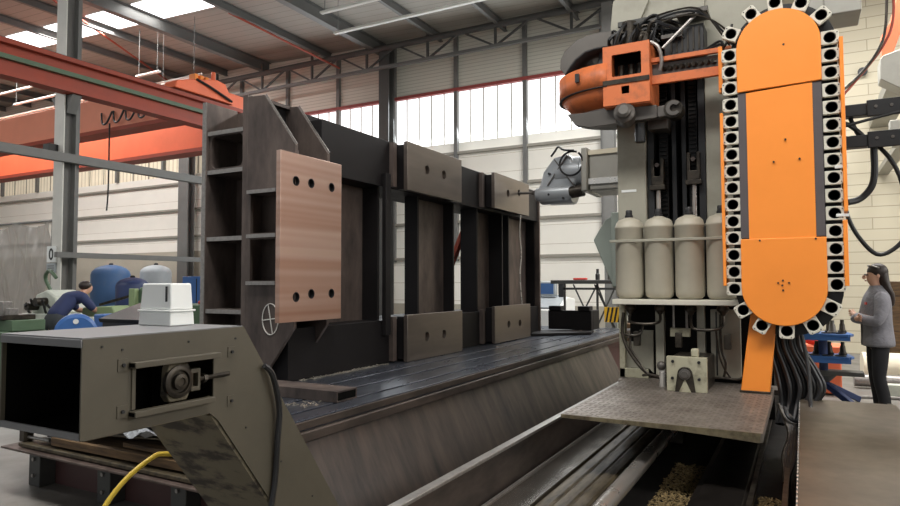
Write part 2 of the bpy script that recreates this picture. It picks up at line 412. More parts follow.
MB().prism([(CX0 + .15, 4.7), (CX0 + .33, 5.03), (CX0 + .15, 5.03)], 'y', CY0 - .09, CY0 + .09).build('bracket', M['struct'], cA, smooth=False)
MB().prism([(CX0 - .15, 4.7), (CX0 - .33, 5.03), (CX0 - .15, 5.03)], 'y', CY0 - .09, CY0 + .09).build('bracket', M['struct'], cA, smooth=False)
B(CX0 - .2, CX0, CY0 - .31, CY0 - .131, 3.96, 4.10).build('junction_box', M['dark'], cA, bevel=.01)
sg = thing('notice_sign', 'small white notice with a bold black zero on the light grey column', 'sign', (CX0, CY0 - .15, 1.70))
B(CX0 - .25, CX0 + .03, CY0 - .155, CY0 - .132, 1.90, 2.20).build('board', M['white'], sg, smooth=False)
B(CX0 - .25, CX0 + .03, CY0 - .155, CY0 - .132, 1.70, 1.88).build('lower_board', M['tank_grey'], sg, smooth=False)
def ell(cx, cz, a, b): return [(cx + a * math.cos(2 * PI * i / 28), cz + b * math.sin(2 * PI * i / 28)) for i in range(28)]
MB().prism(ell(CX0 - .11, 2.05, .07, .11), 'y', CY0 - .16, CY0 - .156, [ell(CX0 - .11, 2.05, .035, .072)]).build('numeral', M['dark'], sg, smooth=False)
for z in (1.83, 1.79, 1.75): B(CX0 - .21, CX0 - .01, CY0 - .159, CY0 - .156, z - .008, z + .008).build('text_line', M['struct'], sg, smooth=False)

# crane runway (along Y) and bridge (along X)
rw = thing('crane_runway', 'red crane runway girder crossing above the light grey column', 'crane rail', (-11.9, 5, 5.05))
B(-11.99, -11.93, -4, 15.3, 5.12, 5.63).build('web', M['crane_red'], rw, smooth=False)
B(-12.1, -11.8, -4, 15.3, 5.04, 5.12).build('bottom_flange', M['crane_red'], rw, smooth=False)
B(-12.1, -11.8, -4, 15.3, 5.6, 5.68).build('top_flange', M['crane_red'], rw, smooth=False)
B(-11.93, -11.83, -4, 15.3, 5.34, 5.42).build('conductor_rail', M['green'], rw, smooth=False)
B(-11.98, -11.92, -4, 15.3, 5.68, 5.73).build('rail', M['struct_dk'], rw, smooth=False)
cb = thing('bridge_crane', 'orange double-girder bridge crane running far behind the light grey column', 'crane', (-20, 11, 5.2))
B(-33, -12.6, 10.75, 11.15, 5.62, 6.5).build('front_girder', M['crane_lit'], cb, bevel=.02)
B(-33, -12.6, 10.7, 11.2, 5.52, 5.62).build('flange', M['crane_red'], cb, smooth=False)
B(-33, -12.6, 12.4, 12.8, 5.25, 6.2).build('rear_girder', M['crane_orange'], cb, bevel=.02)
B(-33, -12.6, 12.35, 12.85, 5.15, 5.25).build('flange', M['crane_red'], cb, smooth=False)
B(-12.9, -12.2, 10.2, 13.4, 5.74, 6.15).build('end_carriage', M['crane_orange'], cb, bevel=.02)
for i in range(7):
    x = -13.4 - i * .5
    MB().tube([(x, 10.7, 6.05), (x + .12, 10.65, 5.75), (x + .3, 10.65, 5.75), (x + .45, 10.7, 6.05)], .025, 6).build('festoon_cable', M['rubber'], cb)
MB().cyl((-33, 10.9, 6.62), (-12.8, 10.9, 6.62), .025, n=8).build('handrail', M['tube'], cb)
MB().tube([(-15.9, 10.6, 5.7), (-15.9, 10.6, 4.0), (-15.95, 10.6, 3.4)], .02, 6).build('pendant_cable', M['rubber'], cb)
tr = thing('crane_hoist', 'red hoist trolley on the crane rail beside the workpiece top', 'hoist', (-12.0, 10.0, 5.735))
MB().prism([(9.35, 5.74), (11.0, 5.74), (10.75, 6.16), (10.5, 6.20), (9.75, 6.02), (9.4, 5.9)], 'x', -12.2, -11.8).build('body', M['crane_orange'], tr, bevel=.02)
for y in (9.95, 10.1, 10.25): B(-12.1, -11.9, y, y + .09, 6.05, 6.22).build('clamp', M['orange'], tr, bevel=.01)
MB().cyl((-12, 10.55, 6.15), (-12, 10.55, 6.42), .05, n=10).build('lamp', M['crane_orange'], tr)
MB().tube([(-11.78, 9.9, 6.05), (-11.76, 10.3, 5.95), (-11.76, 10.9, 5.78)], .03, 6).build('cable', M['rubber'], tr)
tag(B(-12.10, -11.95, 4.4, 15.4, 3.76, 3.92).build('bracing_beam', M['struct'], smooth=False), 'grey horizontal steel beam crossing the light grey column at mid height', 'beam')
tag(B(-12.0, -11.9, 6.98, 15.4, 1.98, 2.08).build('guard_rail_beam', M['struct'], smooth=False), 'low grey steel beam running above the tanks behind the workpiece', 'beam')

# lamps
def lamp(label, x0, x1, y, z, zt):
    t = thing('ceiling_lamp', label, 'lamp', ((x0 + x1) / 2, y, z), 'fluorescent lamps under the roof')
    B(x0, x1, y - .05, y + .05, z, z + .05).build('tube', M['tube'], t, bevel=.015)
    for x in (x0 + .1, x1 - .1): MB().cyl((x, y, z + .05), (x, y, roofz(x) - .03), .008, n=6).build('hanger', M['struct'], t)
lamp('longer white lamp tube of the pair hanging under the roof at the top edge', -9.0, -4.9, 11.25, 7.0, 8.5)
lamp('shorter white lamp tube of the pair hanging under the roof at the top edge', -8.55, -6.4, 10.25, 7.0, 8.5)
lamp('white lamp tube ending against the light grey column, upper of its pair', -26, -20.4, 12, 7.95, 9)
lamp('white lamp tube beside the light grey column, lower of its pair', -23.1, -20.7, 12, 7.47, 9)
lamp('short white lamp tube with one long hanger above the red crane rail', -16.8, -15.8, 12, 7.45, 9)
lamp('short white lamp tube partly behind the crane hoist', -15.75, -14.3, 12, 7.05, 9)

# ------------------------------------------------------------------ the welded frame on the table
wf = thing('welded_frame', 'tall dark welded steel frame standing on the machine table, with machined pads', 'workpiece', (-4.0, 6.5, .7))
S, SD = M['steel'], M['steel_dk']
# end column with stiffened pockets
ec = B(-4.59, -4.05, 4.28, 4.34, .702, 3.06).build('column_web', S, wf, smooth=False)
B(-4.59, -4.54, 3.93, 4.28, .702, 3.08).build('column_flange', S, wf, bevel=.004)
B(-4.11, -4.05, 3.93, 4.28, .702, 3.08).build('column_flange', S, wf, bevel=.004)
B(-4.59, -4.545, 3.925, 3.93, .702, 3.08).build('flange_edge', M['steel_edge'], wf, smooth=False)
for z in (2.80, 2.46, 1.88, 1.26, .72):
    r = B(-4.54, -4.11, 3.95, 4.28, z - .018, z + .018).build('stiffener', S, wf, bevel=.003)
    B(-4.54, -4.11, 3.94, 3.95, z - .018, z + .018).build('weld_edge', M['steel_edge'], r, smooth=False)
def rrect(x0, x1, z0, z1, r):
    o = []
    for cx, cz, a in ((x1 - r, z1 - r, 0), (x0 + r, z1 - r, 90), (x0 + r, z0 + r, 180), (x1 - r, z0 + r, 270)):
        for k in range(5):
            t = math.radians(a + 22.5 * k); o.append((cx + r * math.cos(t), cz + r * math.sin(t)))
    return o
MB().prism([(-4.54, 2.475), (-4.11, 2.475), (-4.11, 2.79), (-4.54, 2.79)], 'y', 3.96, 3.985, [rrect(-4.515, -4.135, 2.495, 2.775, .05)]).build('pocket_frame', S, wf, smooth=False)
# the two gussets that carry the large milled pad
g1 = [(-4.05, .72), (-3.86, .72), (-3.53, 1.15), (-3.53, 2.60), (-3.87, 3.05), (-4.05, 3.06)]
MB().prism(g1, 'y', 3.93, 3.96, [[(-4.01, 1.52), (-3.72, 1.52), (-3.72, 1.86), (-4.01, 1.86)], [(-4.01, 1.91), (-3.72, 1.91), (-3.72, 2.235), (-4.01, 2.235)]]).build('gusset', S, wf, smooth=False)
MB().prism([(a, b) for a, b in g1], 'y', 4.33, 4.36).build('gusset', S, wf, smooth=False)
B(-4.05, -3.66, 4.1, 4.12, 1.2, 2.6).build('inner_sheet', S, wf, smooth=False)
for z in (1.50, 1.885, 2.25):
    s_ = B(-4.02, -3.7, 3.9, 4.1, z - .015, z + .015).build('shelf_rib', S, wf, bevel=.003)
    B(-4.02, -3.7, 3.893, 3.9, z - .015, z + .015).build('weld_edge', M['steel_edge'], s_, smooth=False)
MB().bar((-3.87, 3.945, 3.052), (-3.53, 3.945, 2.602), .032, .006, (0, 1, 0)).build('ground_edge', M['steel_edge'], wf, smooth=False)
MB().bar((-3.87, 4.345, 3.052), (-3.53, 4.345, 2.602), .032, .006, (0, 1, 0)).build('ground_edge', M['steel_edge'], wf, smooth=False)
B(-4.05, -3.95, 3.96, 4.36, 3.03, 3.06).build('top_plate', S, wf, smooth=False)
ck = MB()
for i in range(24):
    a, b = 2 * PI * i / 24, 2 * PI * (i + 1) / 24
    ck.bar((-3.775 + .085 * math.cos(a), 3.927, 1.21 + .125 * math.sin(a)), (-3.775 + .085 * math.cos(b), 3.927, 1.21 + .125 * math.sin(b)), .006, .008, (0, 1, 0))
ck.bar((-3.80, 3.927, 1.33), (-3.75, 3.927, 1.09), .006, .008, (0, 1, 0)); ck.bar((-3.855, 3.927, 1.20), (-3.695, 3.927, 1.22), .008, .006, (0, 1, 0))
o = ck.build('chalk_mark', M['chalk'], wf, smooth=False); o['label'] = 'white chalk circle with a cross'
# beams
B(-4.2, -3.65, 4.40, 9.62, 2.455, 2.93).build('upper_beam', SD, wf, bevel=.004)
B(-4.2, -3.65, 4.0, 9.62, .702, 1.13).build('lower_beam', SD, wf, bevel=.004)
B(-4.03, -4.0, 3.965, 5.3, 2.4, 3.06).build('beam_end', SD, wf, smooth=False)
def plate(y0, y1, z0, z1, m, holes, r, lab=None):
    o = MB().prism([(y0, z0), (y1, z0), (y1, z1), (y0, z1)], 'x', -3.545, -3.5, [circ(a, b, r) for a, b in holes]).build('machined_pad', m, wf, bevel=.003)
    for a, b in holes:
        h = MB().lathe([(r, 0), (r, .044), (r * 1.1, .0455), (r * .97, .0455), (r * .93, .005), (0, .004)], (-3.545, a, b), 20, (1, 0, 0)).build('bolt_hole', M['machined' if m is M['machined'] else 'dark'], o)
    if lab: o['label'] = lab
    if m is M['machined']: B(-3.65, -3.546, y0 + .04, y1 - .03, z0 + .02, z1 - .02).build('backing_block', SD, wf, smooth=False)
plate(3.735, 4.485, 1.195, 2.525, M['copper'], [(3.91, 2.305), (4.09, 2.31), (4.35, 2.31), (3.92, 1.39), (4.10, 1.412), (4.355, 1.412)], .036, 'large pad with a coppery fresh milled face')
plate(5.556, 6.75, 2.44, 2.94, M['machined'], [(5.95, 2.704), (6.32, 2.706)], .05)
plate(5.557, 6.757, .705, 1.175, M['machined'], [(5.945, .933), (6.315, .933)], .05)
plate(7.68, 8.89, 2.468, 2.937, M['machined'], [(8.12, 2.712), (8.51, 2.765)], .05)
plate(7.668, 8.91, .713, 1.19, M['machined'], [(8.12, .937), (8.51, .933)], .05)
# uprights: each a web between two flanges
def post(y0, y1, xw, xf, m=S):
    B(xw - .015, xw + .015, y0, y1, 1.13, 2.455).build('upright_web', m, wf, smooth=False)
    B(xw - .016, xf, y0 - .02, y0 + .012, 1.13, 2.455).build('upright_flange', SD, wf, smooth=False)
    B(xw - .016, xf, y1 - .012, y1 + .02, 1.13, 2.455).build('upright_flange', SD, wf, smooth=False)
post(4.5, 5.33, -3.9, -3.7)
B(-3.64, -3.595, 5.31, 5.40, .985, 2.585).build('stop_bar', SD, wf, bevel=.003)
post(6.13, 6.95, -3.87, -3.72)
post(7.53, 8.32, -3.9, -3.68)
post(8.6, 9.6, -3.85, -3.7)
B(-4.2, -3.62, 9.62, 9.66, .702, 2.95).build('end_plate', S, wf, smooth=False)
MB().bar((-4.15, 7.2, 1.14), (-4.15, 8.25, 2.45), .06, .08).build('diagonal_brace', M['crane_red'], wf, smooth=False)
for y in (5.48, 7.55): B(-3.65, -3.6, y - .03, y + .03, .72, 1.16).build('stiffener', S, wf, smooth=False); B(-3.65, -3.6, y - .03, y + .03, 2.47, 2.92).build('stiffener', S, wf, smooth=False)

# ------------------------------------------------------------------ machine table, chute, ways
tb = thing('machine_table', 'long dark cast iron machine table with T-slots under the welded frame', 'machine table', (-4.1, 7, 0))
slots = [-2.76, -3.03, -3.30, -4.62, -4.95]
edges = [-5.3] + sorted([v for s in slots for v in (s - .016, s + .016)]) + [-2.59]
tt = MB()
for i in range(0, len(edges), 2): tt.box(edges[i], edges[i + 1], 2.78, 11.4, .64, .70)
tt.box(-5.3, -2.59, 2.78, 11.4, .58, .64)
tt.build('table_top', M['table'], tb, bevel=.003)
for s_ in slots: B(s_ - .014, s_ + .014, 2.785, 11.39, .641, .668).build('groove_shade', M['black_in'], tb, smooth=False)  # black strips stand for shade in the open slots
B(-2.60, -2.575, 2.785, 11.39, .645, .69).build('front_edge', M['table_side'], tb, bevel=.003)
B(-2.61, -2.55, 2.785, 11.39, .575, .635).build('front_ledge', M['table_side'], tb, bevel=.006)
B(-5.1, -2.68, 2.95, 11.3, 0, .578).build('base', M['maroon'], tb, smooth=False)
for x in (-5.12, -4.3, -3.55, -2.85):
    rb = B(x, x + .14, 2.83, 2.95, 0, .30).build('base_rib', M['struct_dk'], tb, bevel=.006)
    for z in (.08, .2, .26): MB().cyl((x + .07, 2.815, z), (x + .07, 2.83, z), .014, n=8).build('bolt', M['steel_edge'], rb)
tag(MB().prism([(-2.625, .565), (-2.60, .575), (-2.335, .03), (-2.36, .02)], 'y', 2.55, 9.7).build('chip_chute', M['chute'], smooth=False), 'sloping bare sheet steel chute along the front of the machine table', 'chute')
ww = thing('way_wall', 'dark upright wall with a pale top bar between the chute and the polished rail', 'way cover', (-1.86, 5.5, 0))
B(-1.862, -1.815, 2.5, 9.6, 0, .36).build('wall', M['table_side'], ww, smooth=False)
B(-1.858, -1.80, 2.5, 9.6, .362, .385).build('top_bar', M['steel_edge'], ww, bevel=.004)
B(-1.872, -1.864, 2.5, 9.6, .30, .375).build('gutter_lip', M['steel_edge'], ww, smooth=False)
tag(B(-1.80, -.06, 2.0, 9.6, 0, .04).box(-2.33, -1.88, 2.6, 9.6, 0, .02).build('machine_bed', M['bed'], smooth=False), 'oil soaked black bed between the guideways under the tread plate', 'machine bed')
gr = thing('guide_rail', 'wide polished flat guideway beside the dark upright way wall', 'guideway', (-1.67, 5.5, .04))
B(-1.79, -1.545, 2.2, 9.6, .042, .10).build('rail', M['rail'], gr, bevel=.004)
B(-1.795, -1.78, 2.2, 9.6, .10, .112).build('wiper_strip', M['steel_edge'], gr, smooth=False)
for i, (a, b, z, lab) in enumerate(((-1.53, -1.43, .085, 'broad soiled brown way strip next to the polished guideway'), (-1.42, -1.31, .10, 'middle soiled brown way strip with a raised step'), (-1.30, -1.19, .12, 'olive crusted way strip next to the chromed rod'))):
    tag(MB().prism([(a, .042), (b, .042), (b, z), (b - .02, z + .008), (a + .02, z + .008), (a, z)], 'y', 2.2, 7.3 - i * .25).build('way_strip', M['oil_brown'], smooth=False), lab, 'way cover')
rd = thing('feed_rod', 'round chromed feed rod running under the tread plate', 'rod', (-1.06, 5, .1))
MB().cyl((-1.035, 2.2, .215), (-1.035, 7.4, .215), .052, n=24).build('rod', M['chrome'], rd)
for y in (2.4, 6.2):
    MB().box(-1.09, -.98, y, y + .08, .042, .17).build('support', M['grime'], rd, bevel=.008)
tag(MB().prism([(-.64, .042), (-.34, .042), (-.32, .13), (-.36, .15), (-.62, .15), (-.66, .13)], 'y', 2.2, 7.2).build('telescopic_cover', M['oil'], smooth=False), 'smooth black telescopic cover between two strips of chips', 'way cover')
tag(MB().bar((-.31, 2.2, .17), (-.31, 7.2, .17), .03, .05).build('edge_angle', M['grime'], smooth=False), 'narrow greasy angle bar along the black telescopic cover', 'bar')
tag(MB().bar((-.12, 2.2, .16), (-.12, 5.0, .16), .03, .2).build('cable_trough_side', M['grime'], smooth=False), 'greasy strip beside the brown way cover and its pale teeth', 'bar')
def litter(name, label, n, x0, x1, y0, y1, z, m, s0, s1, seed):
    rnd = random.Random(seed); b = MB()
    for i in range(n):
        x, y = rnd.uniform(x0, x1), rnd.uniform(y0, y1); s = rnd.uniform(s0, s1); a = rnd.uniform(0, PI)
        d = Vector((math.cos(a) * s, math.sin(a) * s, rnd.uniform(0, s * .6)))
        b.bar((x - d.x, y - d.y, z + rnd.uniform(0, s * .4)), (x + d.x, y + d.y, z + s * .3 + d.z), s * rnd.uniform(.3, .8), s * .25)
    return tag(b.build(name, m, smooth=False), label, 'metal chips', kind='stuff')
litter('chip_bed', 'tan metal chips lying between the chromed rod and black cover', 2000, -.92, -.66, 3.2, 5.5, .045, M['chips'], .006, .022, 1)
litter('chip_bed', 'metal chips in the channel right beside the black telescopic cover', 1200, -.29, -.15, 3.0, 4.9, .045, M['chips'], .006, .022, 2)
litter('swarf', 'bright swarf along the foot of the welded frame on the table', 260, -3.64, -3.58, 4.1, 5.35, .702, M['swarf'], .006, .015, 3)
litter('swarf', 'dark fine swarf scattered over the table in front of the frame', 160, -3.5, -2.7, 3.2, 7.2, .701, M['grime'], .003, .008, 4)
litter('swarf', 'few bright chips beside the steel tube on the table', 40, -3.0, -2.8, 3.25, 3.45, .702, M['swarf'], .006, .013, 5)
tag(MB().tube([(-3.5 + .02, 8.52, 2.45), (-3.49, 8.5, 2.2), (-3.48, 8.53, 1.9), (-3.49, 8.5, 1.6), (-3.47, 8.52, 1.2)], .008, 5).build('coolant_trickle', M['bright']), 'thin milky coolant trickle running down below the milling tool', 'coolant', kind='stuff')
# things lying on the table
st = thing('steel_tube', 'short dark rectangular steel tube lying across the near end of the table', 'steel tube', (-3.1, 3.58, .7))
MB().prism([(3.48, .702), (3.70, .702), (3.70, .775), (3.48, .775)], 'x', -3.7, -2.745, [[(3.49, .712), (3.69, .712), (3.69, .765), (3.49, .765)]]).build('tube', M['steel'], st, smooth=False)
B(-3.2, -2.748, 3.492, 3.688, .714, .763).build('bore_shade', M['black_in'], st, smooth=False)  # black plug stands for the shade inside the tube
bp = thing('clamping_plate', 'thin dark steel plate under the black block at the far table end', 'plate', (-3.4, 9.4, .7))
MB().prism([(-3.75, 9.75), (-3.55, 9.05), (-2.85, 9.75), (-2.95, 10.25)], 'z', .702, .745).build('plate', M['steel_dk'], bp, bevel=.006)
MB().cyl((-3.05, 9.85, .745), (-3.05, 9.85, .756), .03, n=10).build('bolt', M['steel'], bp)
ab = thing('angle_block', 'black steel angle block standing at the far end of the table', 'steel block', (-3.2, 10.3, .7))
B(-3.64, -2.93, 10.05, 10.15, .747, 1.05).build('front_wall', M['steel_dk'], ab, bevel=.006)
B(-3.64, -3.54, 10.15, 10.5, .747, 1.05).build('side_wall', M['steel_dk'], ab, bevel=.006)
B(-3.03, -2.93, 10.15, 10.5, .747, 1.05).build('side_wall', M['steel_dk'], ab, bevel=.006)
B(-3.62, -3.42, 10.02, 10.2, 1.052, 1.12).build('lug', M['steel_dk'], ab, bevel=.006)
B(-3.14, -2.95, 10.02, 10.2, 1.052, 1.12).build('lug', M['steel_dk'], ab, bevel=.006)

# ------------------------------------------------------------------ chip conveyor
cv = thing('chip_conveyor', 'olive grey chip conveyor with an open square mouth and sloping leg', 'chip conveyor', (-2.17, 1.5, .3))
XL, XR = -2.40, -1.95
ZT, ZB = 1.328, 1.018
side = [(1.226, ZB), (1.226, ZT), (1.875, ZT), (2.60, .28), (2.28, .28), (1.76, .985), (1.72, ZB)]
slot = [(1.395, 1.075), (1.735, 1.065), (1.735, 1.235), (1.395, 1.24)]
MB().prism(side, 'x', XR - .006, XR, [slot]).build('side_panel', M['olive'], cv, smooth=False)
MB().prism(side, 'x', XL, XL + .006).build('side_panel', M['olive'], cv, smooth=False)
B(XL, XR, 1.226, 1.875, ZT, ZT + .004).build('top_sheet', M['olive_top'], cv, smooth=False)
B(XL, XR, 1.222, 1.23, ZT - .026, ZT - .0005).build('mouth_lintel', M['olive_top'], cv, bevel=.002)
MB().bar((XL, 1.23, ZB + .011), (XR - .008, 1.23, ZB + .011), .008, .022).build('mouth_sill', M['olive_top'], cv, smooth=False)
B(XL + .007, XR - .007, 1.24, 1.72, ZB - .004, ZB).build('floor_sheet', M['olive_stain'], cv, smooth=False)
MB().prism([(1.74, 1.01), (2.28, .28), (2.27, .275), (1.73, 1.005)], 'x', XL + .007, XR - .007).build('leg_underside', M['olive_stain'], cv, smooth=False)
MB().prism([(1.875, ZT), (2.6, .28), (2.606, .284), (1.881, ZT + .003)], 'x', XL, XR).build('leg_top_sheet', M['olive'], cv, smooth=False)
B(XL + .02, XR - .02, 1.60, 1.61, ZB + .005, ZT - .01).build('inner_shade_sheet', M['black_in'], cv, smooth=False)  # black sheet stands for shade deep in the mouth
B(XL + .007, XL + .010, 1.24, 1.6, ZB + .002, ZT - .01).build('mouth_shade', M['black_in'], cv, smooth=False)  # black sheets paint shade onto the inner walls of the mouth
B(XR - .010, XR - .007, 1.24, 1.375, ZB + .002, ZT - .01).build('mouth_shade', M['black_in'], cv, smooth=False)
B(XL + .011, XR - .011, 1.24, 1.6, ZT - .009, ZT - .005).build('mouth_shade', M['black_in'], cv, smooth=False)
B(XL + .011, XR - .011, 1.262, 1.6, ZB + .001, ZB + .004).build('mouth_shade', M['black_in'], cv, smooth=False)
B(XR - .16, XR - .155, 1.36, 1.59, 1.04, 1.3).build('slot_shade', M['black_in'], cv, smooth=False)  # black sheet stands for shade behind the slot
for z0, z1, y0, y1 in ((1.222, 1.242, 1.385, 1.74), (1.062, 1.082, 1.387, 1.715)):
    MB().prism([(y0, z0), (y1, z0), (y1, z1), (y0, z1)], 'x', XR + .001, XR + .035).build('slide_rail', M['olive'], cv, bevel=.002)
    B(XR + .004, XR + .031, y0 - .001, y0 + .004, z0 + .004, z1 - .004).build('rail_end', M['black_in'], cv, smooth=False)
B(XR - .03, XR + .005, 1.395, 1.408, 1.085, 1.22).build('slot_jamb', M['olive'], cv, smooth=False)
for y in (1.363, 1.82):
    for z in (1.085 - (y - 1.36) * .08, 1.235):
        B(XR, XR + .003, y - .018, y + .018, z - .02, z + .02).build('lug_plate', M['olive'], cv, smooth=False)
        MB().cyl((XR + .003, y, z), (XR + .010, y, z), .006, n=8).build('bolt', M['dark'], cv)
bh = MB().prism([(1.55, 1.083), (1.62, 1.083), (1.632, 1.105), (1.632, 1.20), (1.62, 1.222), (1.55, 1.222), (1.54, 1.20), (1.535, 1.105)], 'x', XR - .04, XR - .005).build('bearing_block', M['olive_stain'], cv, bevel=.004)
MB().lathe([(.058, 0), (.058, .016), (.048, .02), (.041, .02), (.039, .010), (.028, .010), (.028, .026), (.016, .028), (.014, .022), (0, .022)], (XR - .014, 1.583, 1.152), 30, (1, 0, 0)).build('bearing', M['grime'], bh)
MB().prism([(1.632, 1.11), (1.674, 1.11), (1.674, 1.19), (1.632, 1.19)], 'x', XR - .03, XR + .002, [[(1.642, 1.125), (1.664, 1.125), (1.664, 1.175), (1.642, 1.175)]]).build('tension_fork', M['olive'], bh, bevel=.002)
MB().cyl((XR - .008, 1.674, 1.15), (XR + .010, 1.80, 1.155), .009, n=10).build('tension_screw', M['grime'], cv)
MB().cyl((XR - .008, 1.69, 1.15), (XR - .008, 1.705, 1.15), .017, n=6).build('lock_nut', M['grime'], cv)
for y, z in ((1.29, 1.30), (1.36, 1.285), (1.62, 1.29), (1.84, 1.285), (1.9, .93), (2.1, .75), (2.3, .55)):
    MB().cyl((XR, y, z), (XR + .003, y, z), .004, n=8).build('rivet', M['dark'], cv)
MB().tube([(-1.935, 1.98, 1.165), (-1.925, 2.02, 1.12), (-1.925, 2.06, .98), (-1.93, 2.055, .85), (-1.935, 2.05, .7), (-1.935, 2.02, .55), (-1.935, 1.99, .40)], .012, 8).build('drop_cable', M['rubber'], cv)
wbx = thing('plastic_cover_box', 'white two tier plastic box on top of the chip conveyor', 'box', (-2.2, 1.75, ZT + .004))
def frus(x0, x1, y0, y1, z0, z1, t):
    vs = [(x0, y0, z0), (x1, y0, z0), (x1, y1, z0), (x0, y1, z0), (x0 + t, y0 + t, z1), (x1 - t, y0 + t, z1), (x1 - t, y1 - t, z1), (x0 + t, y1 - t, z1)]
    return MB().add(vs, [(3, 2, 1, 0), (4, 5, 6, 7), (0, 1, 5, 4), (1, 2, 6, 5), (2, 3, 7, 6), (3, 0, 4, 7)])
frus(-2.358, -2.167, 1.712, 1.828, ZT + .005, ZT + .06, .003).build('lower_tier', M['white'], wbx, bevel=.004)
B(-2.361, -2.164, 1.709, 1.831, ZT + .06, ZT + .067).build('rim', M['white'], wbx, bevel=.002)
frus(-2.354, -2.171, 1.716, 1.824, ZT + .068, ZT + .172, .006).build('upper_tier', M['white'], wbx, bevel=.005)
B(-2.200, -2.192, 1.714, 1.718, ZT + .10, ZT + .16).build('handle_slot', M['dark'], wbx, smooth=False)

# soiled planks and sheets stacked on the near end of the table base
def plank(name, label, cat, x0, x1, y0, y1, z0, z1, m, yaw=0, roll=0):
    b = MB().box(x0, x1, y0, y1, z0, z1)
    c = Vector(((x0 + x1) / 2, (y0 + y1) / 2, (z0 + z1) / 2))
    b.rot(Matrix.Translation(c) @ Matrix.Rotation(math.radians(yaw), 4, 'Z') @ Matrix.Rotation(math.radians(roll), 4, 'Y') @ Matrix.Translation(-c))
    return tag(b.build(name, m, bevel=.004), label, cat)
plank('steel_sheet', 'lowest rust brown sheet jutting out over the maroon table base', 'sheet', -5.10, -2.7, 2.62, 2.94, .312, .328, M['sheet'], 0, .4)
plank('wood_board', 'long soiled board lying on the rusty sheet below the conveyor mouth', 'board', -4.95, -2.7, 2.66, 2.94, .335, .36, M['oil_brown'], 0, .4)
plank('wood_plank', 'upper weathered brown plank below the conveyor mouth', 'plank', -4.6, -2.75, 2.70, 2.92, .375, .43, M['wood'], 1.0, .5)
plank('wood_plank', 'thin brown plank jutting out beside the foil scrap', 'plank', -3.9, -2.75, 2.72, 2.93, .445, .475, M['wood'], -2, -.6)
plank('cardboard_sheet', 'soiled brown sheet sticking up behind the conveyor mouth', 'sheet', -4.75, -3.3, 2.72, 2.96, .50, .515, M['oil_brown'], 3, -2.5)
cl = thing('clamp_bracket', 'small rusty clamp bracket at the outer end of the plank stack', 'bracket', (-4.9, 2.72, .36))
B(-4.98, -4.92, 2.68, 2.75, .37, .5).build('jaw', M['grime'], cl, bevel=.004)
B(-4.92, -4.62, 2.70, 2.73, .45, .475).build('bar', M['grime'], cl, bevel=.004)
MB().cyl((-4.92, 2.715, .40), (-4.66, 2.715, .40), .012, n=8).build('screw', M['steel_edge'], cl)
fo = MB().grid(lambda u, v: (-3.98 + u * .6 , 2.66 + v * .16 + .01 * math.sin(9 * u), .535 + .035 * math.sin(11 * u + 5 * v) * math.sin(7 * v + 3 * u) + .03), 16, 8)
tag(fo.build('foil_scrap', M['foil']), 'crumpled silver foil scrap caught beside the conveyor leg', 'foil')
tag(MB().tube([(-2.5, 1.25, 0.011), (-2.5, 1.47, .30), (-2.5, 1.66, .575), (-2.5, 1.77, .683), (-2.5, 1.885, .741), (-2.49, 1.94, .752), (-2.45, 2.02, .72), (-2.412, 2.08, .6)], .0105, 10).build('yellow_hose', M['yellow']), 'yellow hose rising beside the sloping conveyor leg', 'hose')

# ------------------------------------------------------------------ travelling column milling machine
mm = thing('milling_machine', 'tall grey travelling column milling machine with ram, gas bottles and tread plate', 'milling machine', (-.9, 7, .04))
G, GD = M['machine'], M['machine_dirty']
# column: two front posts, recess between, body behind
B(-1.66, -1.37, 6.70, 8.05, 1.30, 4.75).build('column_post', G, mm, bevel=.01)
B(-.80, -.20, 6.70, 8.05, 1.30, 4.75).build('column_post', G, mm, bevel=.01)
B(-1.66, -.20, 8.05, 9.3, .2, 4.75).build('column_body', G, mm, bevel=.01)
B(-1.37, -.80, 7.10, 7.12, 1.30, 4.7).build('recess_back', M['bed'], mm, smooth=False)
for x, w in ((-1.225, .09), (-.938, .08)):
    r = B(x - w / 2, x + w / 2, 6.86, 6.92, 2.0, 4.6).build('rack', M['oil'], mm, smooth=False)
    tb_ = MB()
    for i in range(60): tb_.box(x - w / 2 + .01, x + w / 2 - .01, 6.835, 6.86, 2.02 + i * .043, 2.042 + i * .043)
    tb_.build('rack_teeth', M['oil'], r, smooth=False)
for x in (-1.115, -1.02): B(x - .02, x + .02, 6.82, 7.1, 1.35, 4.6).build('guide_strip', M['dark'], mm, smooth=False)
B(-1.36, -1.30, 6.74, 7.1, 1.35, 4.6).build('way_strip', M['dark'], mm, smooth=False)
B(-.87, -.81, 6.74, 7.1, 1.35, 4.6).build('way_strip', M['dark'], mm, smooth=False)
for x, zt in ((-1.258, 2.47), (-.916, 2.50)):
    c = MB().prism([(x - .06, zt), (x + .06, zt), (x + .06, zt + .27), (x + .03, zt + .27), (x + .03, zt + .09), (x - .03, zt + .09), (x - .03, zt + .27), (x - .06, zt + .27)], 'y', 6.68, 6.78).build('clevis', M['grime'], mm, bevel=.006)
    MB().cyl((x, 6.665, zt + .2), (x, 6.79, zt + .2), .022, n=12).build('pin', M['steel'], c)
    B(x - .075, x + .075, 6.66, 6.8, zt - .05, zt).build('yoke', M['grime'], c, bevel=.006)
    MB().cyl((x, 6.73, 1.4), (x, 6.73, zt - .05), .024, n=16).build('cylinder_rod', M['chrome'], mm)
B(-1.33, -1.14, 6.62, 7.1, 3.02, 3.16).build('slide_block', M['gunmetal'], mm, bevel=.008)
B(-1.38, -.78, 6.66, 6.70, 3.98, 4.75).build('top_cover', G, mm, bevel=.006)
B(-1.62, -1.47, 6.696, 6.70, 2.42, 2.445).build('rating_plate', M['white'], mm, smooth=False)
